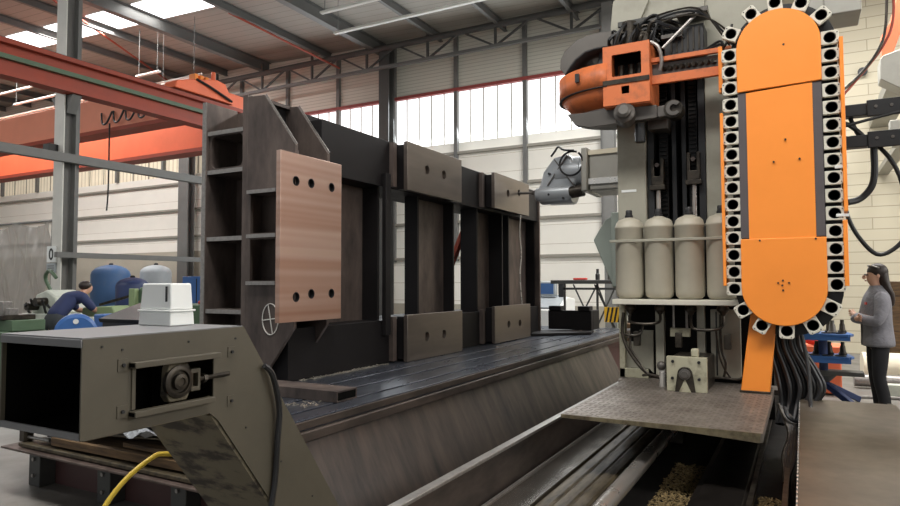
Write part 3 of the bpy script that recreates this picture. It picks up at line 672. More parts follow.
# gas bottles on their shelf
B(-1.63, -.43, 6.30, 6.70, 1.285, 1.335).build('bottle_shelf', M['pot'], mm, bevel=.006)
B(-1.66, -.45, 6.345, 6.365, 1.885, 1.912).build('clamp_bar', G, mm, bevel=.004)
for x in (-1.50, -1.217, -.936, -.655):
    bo = MB().lathe([(.06, 1.337), (.10, 1.34), (.128, 1.37), (.134, 1.41), (.134, 2.02), (.138, 2.025), (.138, 2.045), (.133, 2.05), (.124, 2.085), (.10, 2.11), (.06, 2.125), (.045, 2.135)], (x, 6.49, 0), 32).build('gas_bottle', M['bottle'], mm, angle=50)
    MB().lathe([(.04, 2.13), (.04, 2.155), (.032, 2.165), (.032, 2.20), (.026, 2.21), (0, 2.21)], (x, 6.49, 0), 14).build('valve', M['dark'], bo)
    MB().lathe([(.0, 1.19), (.02, 1.19), (.03, 1.21), (.055, 1.235), (.055, 1.26), (.04, 1.285)], (x, 6.49, 0), 14).build('bottom_fitting', M['grime'], bo)
# lower machinery between shelf and tread plate
B(-1.64, -1.585, 6.60, 6.70, .55, 1.285).build('frame_leg', GD, mm, bevel=.004)
B(-1.64, -1.36, 6.60, 6.64, .55, .64).build('frame_foot', GD, mm, bevel=.004)
MB().prism([(-1.585, .64), (-1.36, .64), (-1.32, .60), (-1.32, 1.02), (-1.45, 1.02), (-1.5, .9), (-1.585, .9)], 'y', 6.66, 6.69).build('side_sheet', G, mm, smooth=False)
B(-1.215 - .07, -1.215 + .01, 6.60, 6.68, .56, 1.285).build('upright_bar', G, mm, bevel=.004)
B(-.90, -.83, 6.60, 6.68, .80, 1.285).build('upright_bar', G, mm, bevel=.004)
B(-.78, -.52, 6.62, 6.68, .60, 1.24).build('light_panel', G, mm, bevel=.004)
B(-.735, -.722, 6.612, 6.62, .62, 1.22).build('panel_seam', M['dark'], mm, smooth=False)
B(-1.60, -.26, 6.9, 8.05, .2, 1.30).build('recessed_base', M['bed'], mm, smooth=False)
B(-1.13, -.95, 6.5, 6.56, .98, 1.06).build('valve_plate', GD, mm, bevel=.004)
for x in (-1.10, -.98): MB().cyl((x, 6.53, 1.06), (x, 6.53, 1.28), .012, n=8).build('hydraulic_pipe', M['steel_edge'], mm)
gp = MB().prism([(-1.07, .551), (-.74, .551), (-.74, .85), (-1.07, .85)], 'y', 5.95, 6.02).build('gearbox_plate', GD, mm, bevel=.004)
arch = [(-1.0, .552)] + [(-.915 + .062 * math.cos(math.radians(a)), .705 + .062 * math.sin(math.radians(a))) for a in range(180, -1, -15)] + [(-.83, .552)]
MB().prism(arch, 'y', 5.93, 5.95).build('bearing_recess', M['grime'], gp, bevel=.003)
MB().prism([(-.965, .553), (-.915, .66), (-.865, .553)], 'y', 5.922, 5.93).build('recess_web', GD, gp, smooth=False)
MB().lathe([(.048, 0), (.048, .02), (.03, .024), (.028, .034), (0, .034)], (-.915, 5.932, .705), 20, (0, -1, 0)).build('bearing_cap', M['gunmetal'], gp)
for x, z in ((-1.015, .81), (-.80, .81), (-1.02, .665), (-.80, .665)): MB().cyl((x, 5.93, z), (x, 5.95, z), .013, n=8).build('bolt', M['dark'], gp)
B(-1.06, -.75, 6.02, 6.6, .551, .83).build('gearbox_body', M['grime'], mm, bevel=.004)
B(-.87, -.81, 5.98, 6.06, .85, .92).build('limit_switch', GD, mm, bevel=.01)
MB().cyl((-1.14, 6.15, .552), (-1.14, 6.15, .70), .03, n=12).build('filter_cup', M['bright'], mm)
MB().ball((-1.15, 6.15, .74), .042, 12).build('pump_head', M['gunmetal'], mm)
for pth, r in (([(-1.5, 6.49, 1.19), (-1.5, 6.46, 1.12), (-1.42, 6.42, 1.10), (-1.3, 6.42, 1.10), (-1.22, 6.46, 1.12), (-1.217, 6.49, 1.19)], .014),
               ([(-.936, 6.49, 1.19), (-.93, 6.46, 1.09), (-.88, 6.42, 1.06), (-.74, 6.42, 1.06), (-.66, 6.46, 1.09), (-.655, 6.49, 1.19)], .014),
               ([(-1.57, 6.5, 1.2), (-1.58, 6.48, 1.0), (-1.52, 6.46, .84), (-1.40, 6.44, .68), (-1.30, 6.43, .60)], .016),
               ([(-1.5, 6.5, 1.0), (-1.5, 6.47, .86), (-1.42, 6.45, .74), (-1.32, 6.42, .62), (-1.15, 6.42, .58)], .012),
               ([(-1.6, 6.5, 1.0), (-1.5, 6.46, .98), (-1.4, 6.46, 1.0), (-1.38, 6.5, 1.1)], .011),
               ([(-.68, 6.5, 1.2), (-.68, 6.5, .9), (-.64, 6.48, .75), (-.66, 6.48, .62)], .012),
               ([(-.72, 6.5, 1.05), (-.7, 6.5, .85), (-.66, 6.48, .72), (-.6, 6.48, .62)], .009),
               ([(-.8, 6.42, .62), (-.66, 6.4, .63), (-.52, 6.4, .63), (-.46, 6.42, .7)], .010),
               ([(-1.38, 6.45, .6), (-1.3, 6.40, .62), (-1.2, 6.40, .60), (-1.13, 6.4, .57)], .013)):
    MB().tube(pth, r, 8).build('hydraulic_hose', M['grime'], mm)
for x in (-1.44, -1.05, -.62): B(x - .03, x + .03, 6.46, 6.54, .88, 1.02).build('valve_block', M['grime'], mm, bevel=.006)
# tread plate platform with its sagging front lip
pl = MB().box(-1.56, -.255, 4.56, 6.60, .525, .55).build('tread_plate', M['tread'], mm, smooth=False)
tm = MB()
for j in range(34):
    for i in range(24):
        x = -1.53 + i * .0545; y = 4.60 + j * .0585; s = .016; a = 1 if (i + j) % 2 else -1
        tm.bar((x - s, y - s * a, .5505), (x + s, y + s * a, .5505), .008, .004)
tm.build('tread_pattern', M['tread'], pl, smooth=False)
MB().prism([(-1.56, .549), (-1.56, .525), (-1.1, .52), (-.75, .515), (-.45, .50), (-.26, .488), (-.255, .549)], 'y', 4.55, 4.565).build('front_lip', M['lip'], pl, smooth=False)
B(-.262, -.245, 4.56, 6.6, .49, .548).build('side_lip', M['tread'], pl, smooth=False)
B(-1.62, -.20, 6.45, 6.72, .50, .545).build('rear_ledge', M['tread'], mm, bevel=.004)
B(-1.50, -.35, 5.95, 6.9, .27, .50).build('saddle', M['oil'], mm, smooth=False)
# cast counter plate at the post's outer edge and hazard striped guard
MB().prism([(6.95, 1.45), (7.14, 1.42), (7.14, 2.27), (6.95, 2.25)], 'x', -1.80, -1.66).build('side_casting', M['casting'], mm, bevel=.01)
MB().prism([(-1.80, 2.25), (-1.92, 2.19), (-2.05, 1.97), (-1.86, 1.50), (-1.66, 1.42), (-1.66, 2.25)], 'y', 7.15, 7.25).build('side_casting', M['casting'], mm, bevel=.01)
MB().cyl((-1.74, 7.1, 1.05), (-1.74, 7.1, 1.55), .03, n=8).build('casting_leg', M['struct_dk'], mm)
hz = B(-1.87, -1.645, 6.90, 6.93, 1.075, 1.235).build('hazard_guard', M['hazard'], mm, smooth=False)
for i in range(5):
    x = -1.862 + i * .044
    MB().prism([(x, 1.077), (x + .018, 1.077), (x + .05, 1.233), (x + .032, 1.233)], 'y', 6.896, 6.90).build('black_stripe', M['dark'], hz, smooth=False)
# ram and universal head
B(-2.40, -1.66, 8.2, 8.82, 2.68, 3.20).build('ram', M['ramsteel'], mm, bevel=.02)
B(-2.40, -1.66, 8.17, 8.2, 2.76, 2.835).build('ram_way', M['bright'], mm, smooth=False)
B(-2.40, -1.66, 8.17, 8.2, 3.14, 3.20).build('ram_way', M['stone'], mm, smooth=False)
B(-2.49, -2.40, 8.14, 8.86, 2.67, 3.24).build('ram_flange', M['ramsteel'], mm, bevel=.02)
hd = MB().lathe([(.10, 0), (.222, .0), (.235, .02), (.235, .06), (.215, .08), (.215, .40), (.20, .43)], (-2.49, 8.5, 2.98), 36, (-1, 0, 0)).build('milling_head', M['silver'], mm)
MB().prism([(-2.92, 3.18), (-2.70, 3.22), (-2.55, 2.95), (-2.66, 2.70), (-2.70, 2.565), (-3.10, 2.575), (-3.145, 2.74), (-3.07, 3.0)], 'y', 8.31, 8.69).build('head_knuckle', M['silver'], hd, bevel=.045, smooth=True)
MB().bar((-2.72, 8.30, 3.19), (-3.0, 8.30, 2.80), .014, .025, (0, 1, 0)).build('knuckle_seam', M['gunmetal'], hd, smooth=False)
MB().bar((-2.90, 8.30, 3.15), (-2.62, 8.30, 2.76), .014, .02, (0, 1, 0)).build('knuckle_seam', M['gunmetal'], hd, smooth=False)
MB().lathe([(.0, 0), (.13, 0), (.14, .02), (.14, .42), (.13, .45), (.10, .46), (.08, .52), (.05, .53)], (-2.68, 8.42, 2.70), 30, (-1, 0, 0)).build('spindle_housing', M['silver'], hd)
MB().lathe([(.06, 0), (.06, .03), (.04, .05), (.03, .10), (.018, .105), (.018, .33)], (-3.20, 8.50, 2.745), 20, (-1, 0, .045)).build('end_mill', M['gunmetal'], hd)
MB().cyl((-2.70, 8.36, 2.70), (-2.52, 8.36, 2.72), .085, n=16).build('drive_flange', M['grime'], hd)
MB().cyl((-2.52, 8.34, 2.73), (-2.40, 8.34, 2.74), .035, n=12).build('coolant_union', M['grime'], hd)
MB().tube([(-2.63 + .165 * math.cos(a), 8.25 - .008 * i, 3.06 + .165 * math.sin(a)) for i, a in enumerate([math.radians(70 + 24 * k) for k in range(15)])], .014, 8, 3).build('hose_loop', M['rubber'], hd)
MB().tube([(-2.6, 8.22, 3.23), (-2.74, 8.22, 3.25), (-2.82, 8.24, 3.30), (-2.88, 8.28, 3.26), (-2.95, 8.32, 3.20)], .014, 8).build('hose_end', M['rubber'], hd)
for x, z in ((-2.97, 2.96), (-2.98, 2.68), (-2.78, 2.62)): MB().cyl((x, 8.27 if z > 2.8 else 8.28, z), (x, 8.31, z), .016, n=10).build('cap_screw', M['dark'], hd)

# ------------------------------------------------------------------ tool changer (orange arm) at the column's upper corner
ch = thing('tool_changer', 'worn orange tool changer arm with a curved drum guard beside the column top', 'tool changer', (-1.5, 6.5, 3.0))
OW = M['orange_worn']
MB().prism([(-1.66, 3.20), (-1.22, 3.20), (-1.22, 3.78), (-1.66, 3.78)], 'y', 6.19, 6.21, [rrect(-1.575, -1.295, 3.475, 3.69, .015), rrect(-1.485, -1.41, 3.30, 3.375, .006)]).build('box_front', OW, ch, smooth=False)
B(-1.25, -1.22, 6.212, 6.65, 3.20, 3.78).build('box_side', OW, ch, smooth=False)
B(-1.66, -1.63, 6.212, 6.65, 3.20, 3.78).build('box_side', OW, ch, smooth=False)
B(-1.66, -1.22, 6.212, 6.65, 3.19, 3.21).build('box_floor', OW, ch, smooth=False)
B(-1.62, -1.26, 6.5, 6.52, 3.22, 3.77).build('box_back', M['black_in'], ch, smooth=False)
B(-1.66, -1.22, 6.18, 6.19, 3.40, 3.445).build('grey_band', M['grime'], ch, smooth=False)
for x in (-1.52, -1.42, -1.34): MB().cyl((x, 6.35, 3.42), (x, 6.35, 3.62), .03, n=12).build('inner_roller', M['grime'], ch)
# drum: half round wall, slanting underside, dark floor
CX, CY = -1.62, 6.72
def arc(r, z, n=20): return [(CX + r * math.cos(math.radians(90 + 180 * i / n)) * 1.25 , CY - r * math.cos(math.radians(180 * i / n)) , z) for i in range(n + 1)]
def ruled(a, b):
    n = len(a); m = MB(); m.add(a + b, [(i, i + 1, n + i + 1, n + i) for i in range(n - 1)]); return m
A0 = [(CX - .62 * math.sin(math.radians(180 * i / 24)), CY - .52 * math.cos(math.radians(180 * i / 24)), 0) for i in range(25)]
def lev(k, z): return [(CX + (x - CX) * k, CY + (y - CY) * k, z) for x, y, _ in A0]
d = ruled(lev(1.03, 3.40), lev(1.03, 3.625)).build('drum_guard', OW, ch)
sm_ = d.modifiers.new('thick', 'SOLIDIFY'); sm_.thickness = .02
d = ruled(lev(1.035, 3.392), lev(1.035, 3.402)).build('drum_lip', M['dark'], ch); d.modifiers.new('thick', 'SOLIDIFY').thickness = .03
d = ruled(lev(1.0, 3.40), lev(.72, 3.22)).build('drum_skirt', OW, ch); d.modifiers.new('thick', 'SOLIDIFY').thickness = .015
MB().add([(x, y, 3.17) for x, y, _ in lev(.74, 0)] + [(x, y, 3.225) for x, y, _ in lev(.74, 0)],
         [tuple(range(25)), tuple(reversed(range(25, 50)))] + [(i, (i + 1) % 25, 25 + (i + 1) % 25, 25 + i) for i in range(25)]).build('drum_floor', M['gunmetal'], ch)
B(CX - .33, CX - .29, CY - .50, CY - .44, 3.49, 3.575).build('slot_mark', M['dark'], ch, smooth=False)
MB().prism([(-1.98, 3.08), (-1.84, 3.04), (-1.18, 3.06), (-1.18, 3.18), (-1.55, 3.195), (-1.9, 3.195), (-2.06, 3.2)], 'y', 6.30, 6.40).build('drum_carrier', M['gunmetal'], ch, bevel=.004)
B(-1.18, -.98, 6.30, 6.42, 3.06, 3.17).build('carrier_arm', M['gunmetal'], ch, bevel=.01)
MB().cyl((-1.03, 6.28, 3.12), (-1.03, 6.44, 3.12), .085, n=20).build('gripper_hub', M['grime'], ch)
MB().prism([(-1.02 + .07 * math.cos(math.radians(a)), 3.12 + .07 * math.sin(math.radians(a))) for a in range(40, 321, 20)] + [(-1.02 + .035 * math.cos(math.radians(a)), 3.12 + .035 * math.sin(math.radians(a))) for a in range(320, 39, -20)], 'y', 6.25, 6.28).build('gripper_jaw', M['gunmetal'], ch, smooth=False)
MB().lathe([(.10, 0), (.10, .16), (.07, .18), (.07, .22), (.045, .24), (0, .24)], (-1.48, 6.35, 3.10), 22, (.12, -1, .12)).build('pivot_motor', M['gunmetal'], ch)
MB().cyl((-1.36, 6.4, 2.86), (-1.36, 6.4, 3.04), .05, n=10).build('lower_plug', M['dark'], ch)
# curved guide band above the drum
po = [(-2.151, 3.70), (-2.145, 3.79), (-2.10, 3.875), (-1.966, 3.974), (-1.85, 4.0), (-1.738, 4.007), (-1.60, 4.0)]
pi_ = [(-1.60, 3.85), (-1.716, 3.853), (-1.80, 3.85), (-1.886, 3.835), (-1.99, 3.77), (-2.05, 3.70), (-2.10, 3.63)]
MB().prism(po + pi_, 'y', 6.36, 6.40).build('guide_band', M['gunmetal'], ch, bevel=.004)
MB().add([p3 for x, z in pi_ for p3 in ((x, 6.36, z), (x, 6.72, z - .02))], [(2 * i, 2 * i + 1, 2 * i + 3, 2 * i + 2) for i in range(len(pi_) - 1)]).build('band_inner_face', M['dark'], ch).modifiers.new('thick', 'SOLIDIFY').thickness = .012
MB().prism([(-1.80, 3.64), (-1.66, 3.62), (-1.66, 3.86), (-1.76, 3.86)], 'y', 6.45, 6.6).build('band_carrier', M['dark'], ch, bevel=.01)
MB().cyl((-1.95, 6.8, 3.70), (-1.62, 6.7, 3.78), .06, n=10).build('band_roller', M['dark'], ch)
# rails to the magazine
B(-1.22, -.52, 6.28, 6.32, 3.585, 3.63).build('upper_rail', OW, ch, bevel=.004)
B(-1.22, -.60, 6.28, 6.32, 3.375, 3.46).build('lower_rail', OW, ch, bevel=.004)
B(-1.22, -.60, 6.33, 6.40, 3.46, 3.58).build('rail_channel', M['gunmetal'], ch, smooth=False)
for i in range(9): MB().cyl((-1.12 + i * .055, 6.30, 3.52), (-1.10 + i * .055, 6.33, 3.52), .022, n=10).build('rail_roller', M['grime'], ch)
B(-.625, -.59, 6.24, 6.30, 3.20, 3.62).build('rail_post', M['orange'], ch, bevel=.004)
# motor and cable tangle on top
B(-1.12, -.76, 6.40, 6.66, 3.66, 3.93).build('drive_box', M['dark'], ch, bevel=.01)
for i in range(6): B(-1.06 + i * .05, -1.045 + i * .05, 6.39, 6.40, 3.69, 3.9).build('cooling_rib', M['grime'], ch, smooth=False)
B(-1.0, -.72, 6.35, 6.6, 4.02, 4.06).build('cable_tray', M['gunmetal'], ch, bevel=.004)
B(-1.14, -.95, 6.35, 6.5, 3.82, 3.86).build('cable_tray', M['gunmetal'], ch, bevel=.004)
MB().cyl((-1.12, 6.32, 3.72), (-.80, 6.36, 4.02), .016, n=8).build('pipe', M['steel_edge'], ch)
MB().prism([(-1.72, 3.80), (-1.55, 3.82), (-1.30, 4.35), (-1.50, 4.5), (-1.66, 4.4)], 'y', 6.62, 6.66).build('support_sheet', M['machine'], ch, smooth=False)
B(-1.64, -1.20, 6.52, 6.62, 3.80, 4.02).build('valve_manifold', M['dark'], ch, bevel=.01)
for i in range(9):
    MB().cyl((-1.61 + i * .048, 6.50, 3.84 + .03 * (i % 3)), (-1.61 + i * .048, 6.44, 3.86 + .03 * (i % 3)), .018, n=10).build('valve_coil', M['grime' if i % 2 else 'rubber'], ch)
B(-1.60, -.74, 6.56, 6.60, 4.10, 4.15).build('cable_rail', M['struct_dk'], ch, smooth=False)
for x in (-1.58, -1.3): B(x, x + .04, 6.57, 6.61, 3.8, 4.14).build('rail_post', M['struct_dk'], ch, smooth=False)
MB().cyl((-1.45, 6.40, 3.80), (-1.45, 6.40, 4.06), .07, n=16).build('motor', M['grime'], ch)
MB().cyl((-1.57, 6.42, 3.80), (-1.57, 6.42, 3.96), .05, n=14).build('motor', M['dark'], ch)
MB().cyl((-1.30, 6.38, 3.80), (-1.30, 6.38, 3.92), .06, n=14).build('connector', M['grime'], ch)
rnd = random.Random(11)
for i in range(30):
    x = rnd.uniform(-1.62, -1.2)
    MB().tube([(x, 6.3 + rnd.uniform(0, .2), 3.79), (x + rnd.uniform(-.05, .1), 6.28 + rnd.uniform(0, .15), 3.88 + rnd.uniform(0, .12)), (x + rnd.uniform(.0, .25), 6.32 + rnd.uniform(0, .15), 3.95 + rnd.uniform(-.05, .12)), (x + rnd.uniform(.1, .35), 6.4, 3.85 + rnd.uniform(-.05, .12))], rnd.uniform(.008, .018), 6).build('cable', M['rubber'] if i % 3 else M['grime'], ch)
for i in range(3):
    MB().tube([(-1.3, 6.36, 3.94 + i * .05), (-1.0, 6.33 - .02 * (i % 2), 4.0 + i * .035), (-.78, 6.33, 3.97 + i * .03), (-.6, 6.4, 3.86 - i * .04), (-.52, 6.45, 3.74 - i * .05)], .009, 6).build('cable', M['rubber'] if i % 2 else M['grime'], ch)
MB().tube([(-1.22, 6.26, 3.78), (-1.15, 6.25, 3.72), (-1.12, 6.26, 3.6), (-1.14, 6.28, 3.5)], .018, 8).build('cable', M['steel_edge'], ch)

# ------------------------------------------------------------------ chain tool magazine
mg = thing('tool_magazine', 'upright chain tool magazine with rounded bright orange cover and pale tool pots', 'tool magazine', (-.11, 6.2, .55))
MX, ZT2, ZB2, R = -.142, 3.476, 1.452, .317
PX = -.113
def stad(r, z0, z1, a0=0):
    p = [(MX + r * math.cos(math.radians(a)), z1 + r * math.sin(math.radians(a))) for a in range(0, 181, 9)]
    q = [(MX + r * math.cos(math.radians(a)), z0 + r * math.sin(math.radians(a))) for a in range(180, 361, 9)]
    return p + q
O = M['orange']
top = [(MX + R * math.cos(math.radians(a)), ZT2 + R * math.sin(math.radians(a))) for a in range(0, 181, 6)] + [(MX - R, 3.122), (MX + R, 3.142)]
bot = [(MX - R + .002, 1.862)] + [(MX + R * math.cos(math.radians(a)), ZB2 + R * math.sin(math.radians(a))) for a in range(180, 361, 6)] + [(MX + R, 1.862)]
MB().prism(top, 'y', 6.028, 6.055).build('upper_cover', O, mg, bevel=.006)
MB().prism(bot, 'y', 6.03, 6.055).build('lower_cover', O, mg, bevel=.006)
MB().prism([(MX - .249, 1.85), (MX + .247, 1.85), (MX + .247, 3.135), (MX - .249, 3.11)], 'y', 6.04, 6.06).build('middle_cover', O, mg, smooth=False)
B(MX - .313, MX - .25, 6.044, 6.07, 1.87, 3.118).build('side_strip', M['sidestrip'], mg, smooth=False)
B(MX + .248, MX + .313, 6.044, 6.07, 1.87, 3.135).build('side_strip', M['sidestrip'], mg, smooth=False)
MB().prism(stad(R - .01, ZB2, ZT2), 'y', 6.07, 6.30).build('chain_body', M['black_in'], mg)
MB().prism([(a + .029, b) for a, b in stad(.408, ZB2, ZT2)], 'y', 6.19, 6.28).build('chain_track', M['dark'], mg)
for x, z in ((-.095, 3.48), (-.10, 2.68), (-.19, 2.50), (0, 2.51), (-.15, 1.47), (-.18, 1.49), (-.10, 1.49), (-.145, 1.51), (-.145, 1.43), (-.31, 1.845), (.10, 1.848)):
    MB().cyl((x, 6.022, z), (x, 6.032 if z > 3.1 or z < 1.9 else 6.045, z), .008, n=8).build('cover_screw', M['dark'], mg)
def pot(x, z, a):
    m4 = Matrix.Translation((x, 0, z)) @ Matrix.Rotation(-a, 4, 'Y') @ Matrix.Translation((-x, 0, -z))
    w, h, r = .064, .056, .045
    cut = .014
    pts = [(x - w, z - h), (x + w - cut, z - h), (x + w, z - h + cut), (x + w, z + h - cut), (x + w - cut, z + h), (x - w, z + h)]
    p = MB().prism(pts, 'y', 6.05, 6.09, [circ(x, z, r, 22)]).rot(m4).build('tool_pot', M['pot'], mg, bevel=.003)
    MB().lathe([(r - .001, 0), (r - .001, -.14), (0, -.14), (0, -.135), (r - .006, -.135), (r - .006, 0)], (x, 6.058, z), 18, (0, -1, 0)).build('pot_bore', M['dark'], p)
    for s in (-1, 1):
        MB().cyl((x + w - .012, 6.046, z + s * .034), (x + w - .012, 6.052, z + s * .034), .005, n=6).rot(m4).build('pot_screw', M['dark'], p)
for i in range(15):
    pot(PX - .402, 1.44 + i * .1445, PI)
    pot(PX + .352, 1.475 + i * .1437, 0)
for x, z in ((-.499, 3.652), (-.338, 3.795), (-.154, 3.857), (.041, 3.815), (.183, 3.684)): pot(x, z, math.atan2(z - 3.46, x - PX))
for x, z in ((-.451, 1.26), (-.311, 1.134), (-.126, 1.093), (.063, 1.145), (.196, 1.291)): pot(x, z, math.atan2(z - 1.46, x - PX))
B(PX - .487, PX - .463, 6.02, 6.30, 1.465, 2.96).build('guard_bar', O, mg, bevel=.003)
B(PX - .487, PX - .463, 6.10, 6.30, 3.2, 3.55).build('guard_bar', O, mg, bevel=.003)
B(PX + .415, PX + .443, 6.02, 6.30, 2.06, 3.47).build('guard_bar', O, mg, bevel=.003)
B(PX + .405, PX + .436, 6.02, 6.30, 1.465, 1.99).build('guard_bar', O, mg, bevel=.003)
for z in (2.03, 2.42): B(PX + .36, PX + .45, 6.04, 6.06, z - .012, z + .012).build('bar_bracket', M['white'], mg, bevel=.003)
MB().prism([(-.495, .551), (-.268, .551), (-.20, 1.25), (-.40, 1.25)], 'y', 6.16, 6.34).build('stand_leg', O, mg, bevel=.006)
B(-.50, -.262, 6.14, 6.36, .5505, .57).build('foot_plate', M['grime'], mg, bevel=.003)
B(.22, .50, 6.5, 6.9, 3.83, 4.05).build('drive_unit', M['ramsteel'], mg, bevel=.01)
B(.10, .22, 6.5, 6.8, 3.86, 4.2).build('drive_bracket', M['ramsteel'], mg, bevel=.01)
for i in range(4): MB().tube([(-.5, 6.2, 3.7 + .03 * i), (-.56, 6.22, 3.62), (-.62, 6.3, 3.6 + .03 * i), (-.8, 6.36, 3.62)], .012, 6).build('magazine_cable', M['rubber'], mg)
# cables hanging below and beside the magazine
for i in range(14):
    x = -.25 + i * .02; k = (i % 3) * .05
    MB().tube([(x - .03, 6.38 + k, 1.18), (x - .03, 6.38 + k, .95), (x + .02 + i * .004, 6.36 + k, .75), (x + .05 + i * .006, 6.32 + k, .6), (x + .06, 6.3 + k, .45), (x + .03, 6.2, .3)], .018, 6).build('hanging_cable', M['rubber'], mg)
MB().tube([(-.02, 6.2, 1.05), (.02, 6.15, .8), (.03, 6.05, .55), (.02, 5.9, .45), (-.05, 5.8, .41), (-.12, 5.78, .44), (-.15, 5.85, .5)], .016, 8).build('hanging_cable', M['rubber'], mg)
for i in range(6):
    MB().tube([(-.2 + i * .02, 6.0, .5 - i * .02), (-.12 + i * .01, 5.6, .35), (-.15 + i * .015, 5.2, .28), (-.13, 4.7, .22)], .014, 6).build('floor_cable', M['rubber'] if i % 2 else M['grime'], mg)

# energy supply arms and black hoses at the back of the machine
def arm(label, z, y):
    t = thing('supply_arm', label, 'cable arm', (1.2, y, z), 'black supply arms')
    B(-.199, 2.2, y, y + .12, z - .055, z + .055).build('beam', M['dark'], t, bevel=.006)
    B(.55, 2.2, y - .02, y - .001, z - .075, z + .075).build('chain_side', M['rubber'], t, bevel=.006)
    for i in range(8): MB().cyl((.62 + i * .12, y - .03, z + .01), (.62 + i * .12, y - .02, z + .01), .014, n=8).build('link_pin', M['gunmetal'], t)
    return t
arm('upper black cable chain arm reaching away from the tool magazine', 3.08, 7.0)
arm('lower black cable chain arm reaching away from the tool magazine', 2.79, 7.0)
hs = [('black hose hanging in the long loop before the block wall', [(.42, 7.1, 3.05), (.5, 7.1, 2.85), (.66, 7.1, 2.72), (.78, 7.1, 2.5), (.84, 7.1, 2.2), (.84, 7.1, 1.95), (.74, 7.1, 1.80), (.6, 7.1, 1.75), (.46, 7.1, 1.92), (.38, 7.1, 2.12), (.36, 7.1, 2.3)], .02),
      ('thick black hose curving from the lower cable arm to the magazine side', [(.60, 7.05, 2.74), (.60, 7.05, 2.5), (.57, 7.05, 2.36), (.48, 7.05, 2.26), (.38, 7.0, 2.23)], .03),
      ('short black hose from the upper cable arm down to the lower arm', [(.32, 7.05, 3.0), (.42, 7.05, 2.95), (.52, 7.05, 2.84), (.58, 7.05, 2.74)], .022),
      ('thin black hose draped between the two cable arms', [(.36, 6.97, 2.93), (.6, 6.97, 2.98), (.85, 6.968, 3.02), (1.1, 6.968, 3.01)], .014)]
for l, p, r in hs: tag(MB().tube(p, r, 10).build('black_hose', M['rubber']), l, 'hose')
tag(MB().tube([(.325, 6.31, 3.2), (.34, 6.6, 3.18), (.36, 6.9, 3.25), (.52, 7.0, 3.42), (.66, 7.0, 3.62), (.72, 7.0, 3.85), (.74, 7.0, 4.4)], .012, 8).build('hose', M['grime']), 'dark thin hose climbing from the magazine towards the roof', 'hose')
tag(MB().tube([(.325, 6.31, 3.15), (.35, 6.62, 3.14), (.38, 6.93, 3.23), (.54, 7.04, 3.44), (.70, 7.04, 3.66), (.78, 7.04, 3.9), (.79, 7.04, 4.4)], .012, 8).build('hose', M['crane_red']), 'reddish thin hose climbing beside the dark one', 'hose')
jb = thing('jib_bracket', 'orange slanted jib bracket on the block wall at the upper edge', 'bracket', (1.5, 12, 4.9))
MB().prism([(1.16, 4.96), (1.30, 5.00), (1.75, 6.3), (1.75, 7.0), (1.55, 6.6), (1.28, 5.5), (1.16, 5.3)], 'y', 11.9, 12.1).build('arm', M['crane_orange'], jb, bevel=.01)
MB().prism([(1.12, 4.90), (1.16, 4.96), (2.0, 5.2), (2.0, 4.2), (1.4, 4.4), (1.12, 4.6)], 'y', 11.8, 12.2).build('base', M['ramsteel'], jb, bevel=.01)
B(1.3, 1.7, 12.1, WY - .002, 4.7, 4.9).build('wall_stub', M['ramsteel'], jb, smooth=False)
wbk = thing('wall_bracket', 'small grey box bracket fixed on the block wall below the cable arms', 'bracket', (1.6, 11.9, 3.6))
MB().prism([(1.25, 3.55), (1.8, 3.55), (1.8, 3.95), (1.22, 3.95), (1.22, 3.7)], 'y', 11.8, 12.0).build('box', M['ramsteel'], wbk, bevel=.01)
B(1.4, 1.6, 12.0, WY - .002, 3.7, 3.8).build('wall_stub', M['ramsteel'], wbk, smooth=False)
tag(MB().lathe([(.05, 0), (.09, .02), (.09, .05), (.04, .06)], (1.2, WY - .07, 5.88), 14, (0, -1, 0)).build('wall_fitting', M['dark'], org=None), 'small round dark fitting alone on the block wall', 'fitting')

# brown way cover with pale teeth along its edge
wc = thing('way_cover', 'broad brown steel way cover in front of the standing woman', 'way cover', (.4, 4.2, 0))
B(-.045, .64, 1.2, 6.40, .475, .50).build('cover_sheet', M['cover'], wc, bevel=.003)
B(-.03, .62, 1.3, 6.36, .04, .474).build('cover_body', M['oil'], wc, smooth=False)
tt2 = MB()
for i in range(44): tt2.box(-.052, -.040, 3.1 + i * .074, 3.135 + i * .074, .478, .498)
tt2.build('tooth_strip', M['bright'], wc, smooth=False)
MB().cyl((.60, 6.42, .36), (.60, 6.42, .50), .02, n=8).build('hinge', M['grime'], wc)

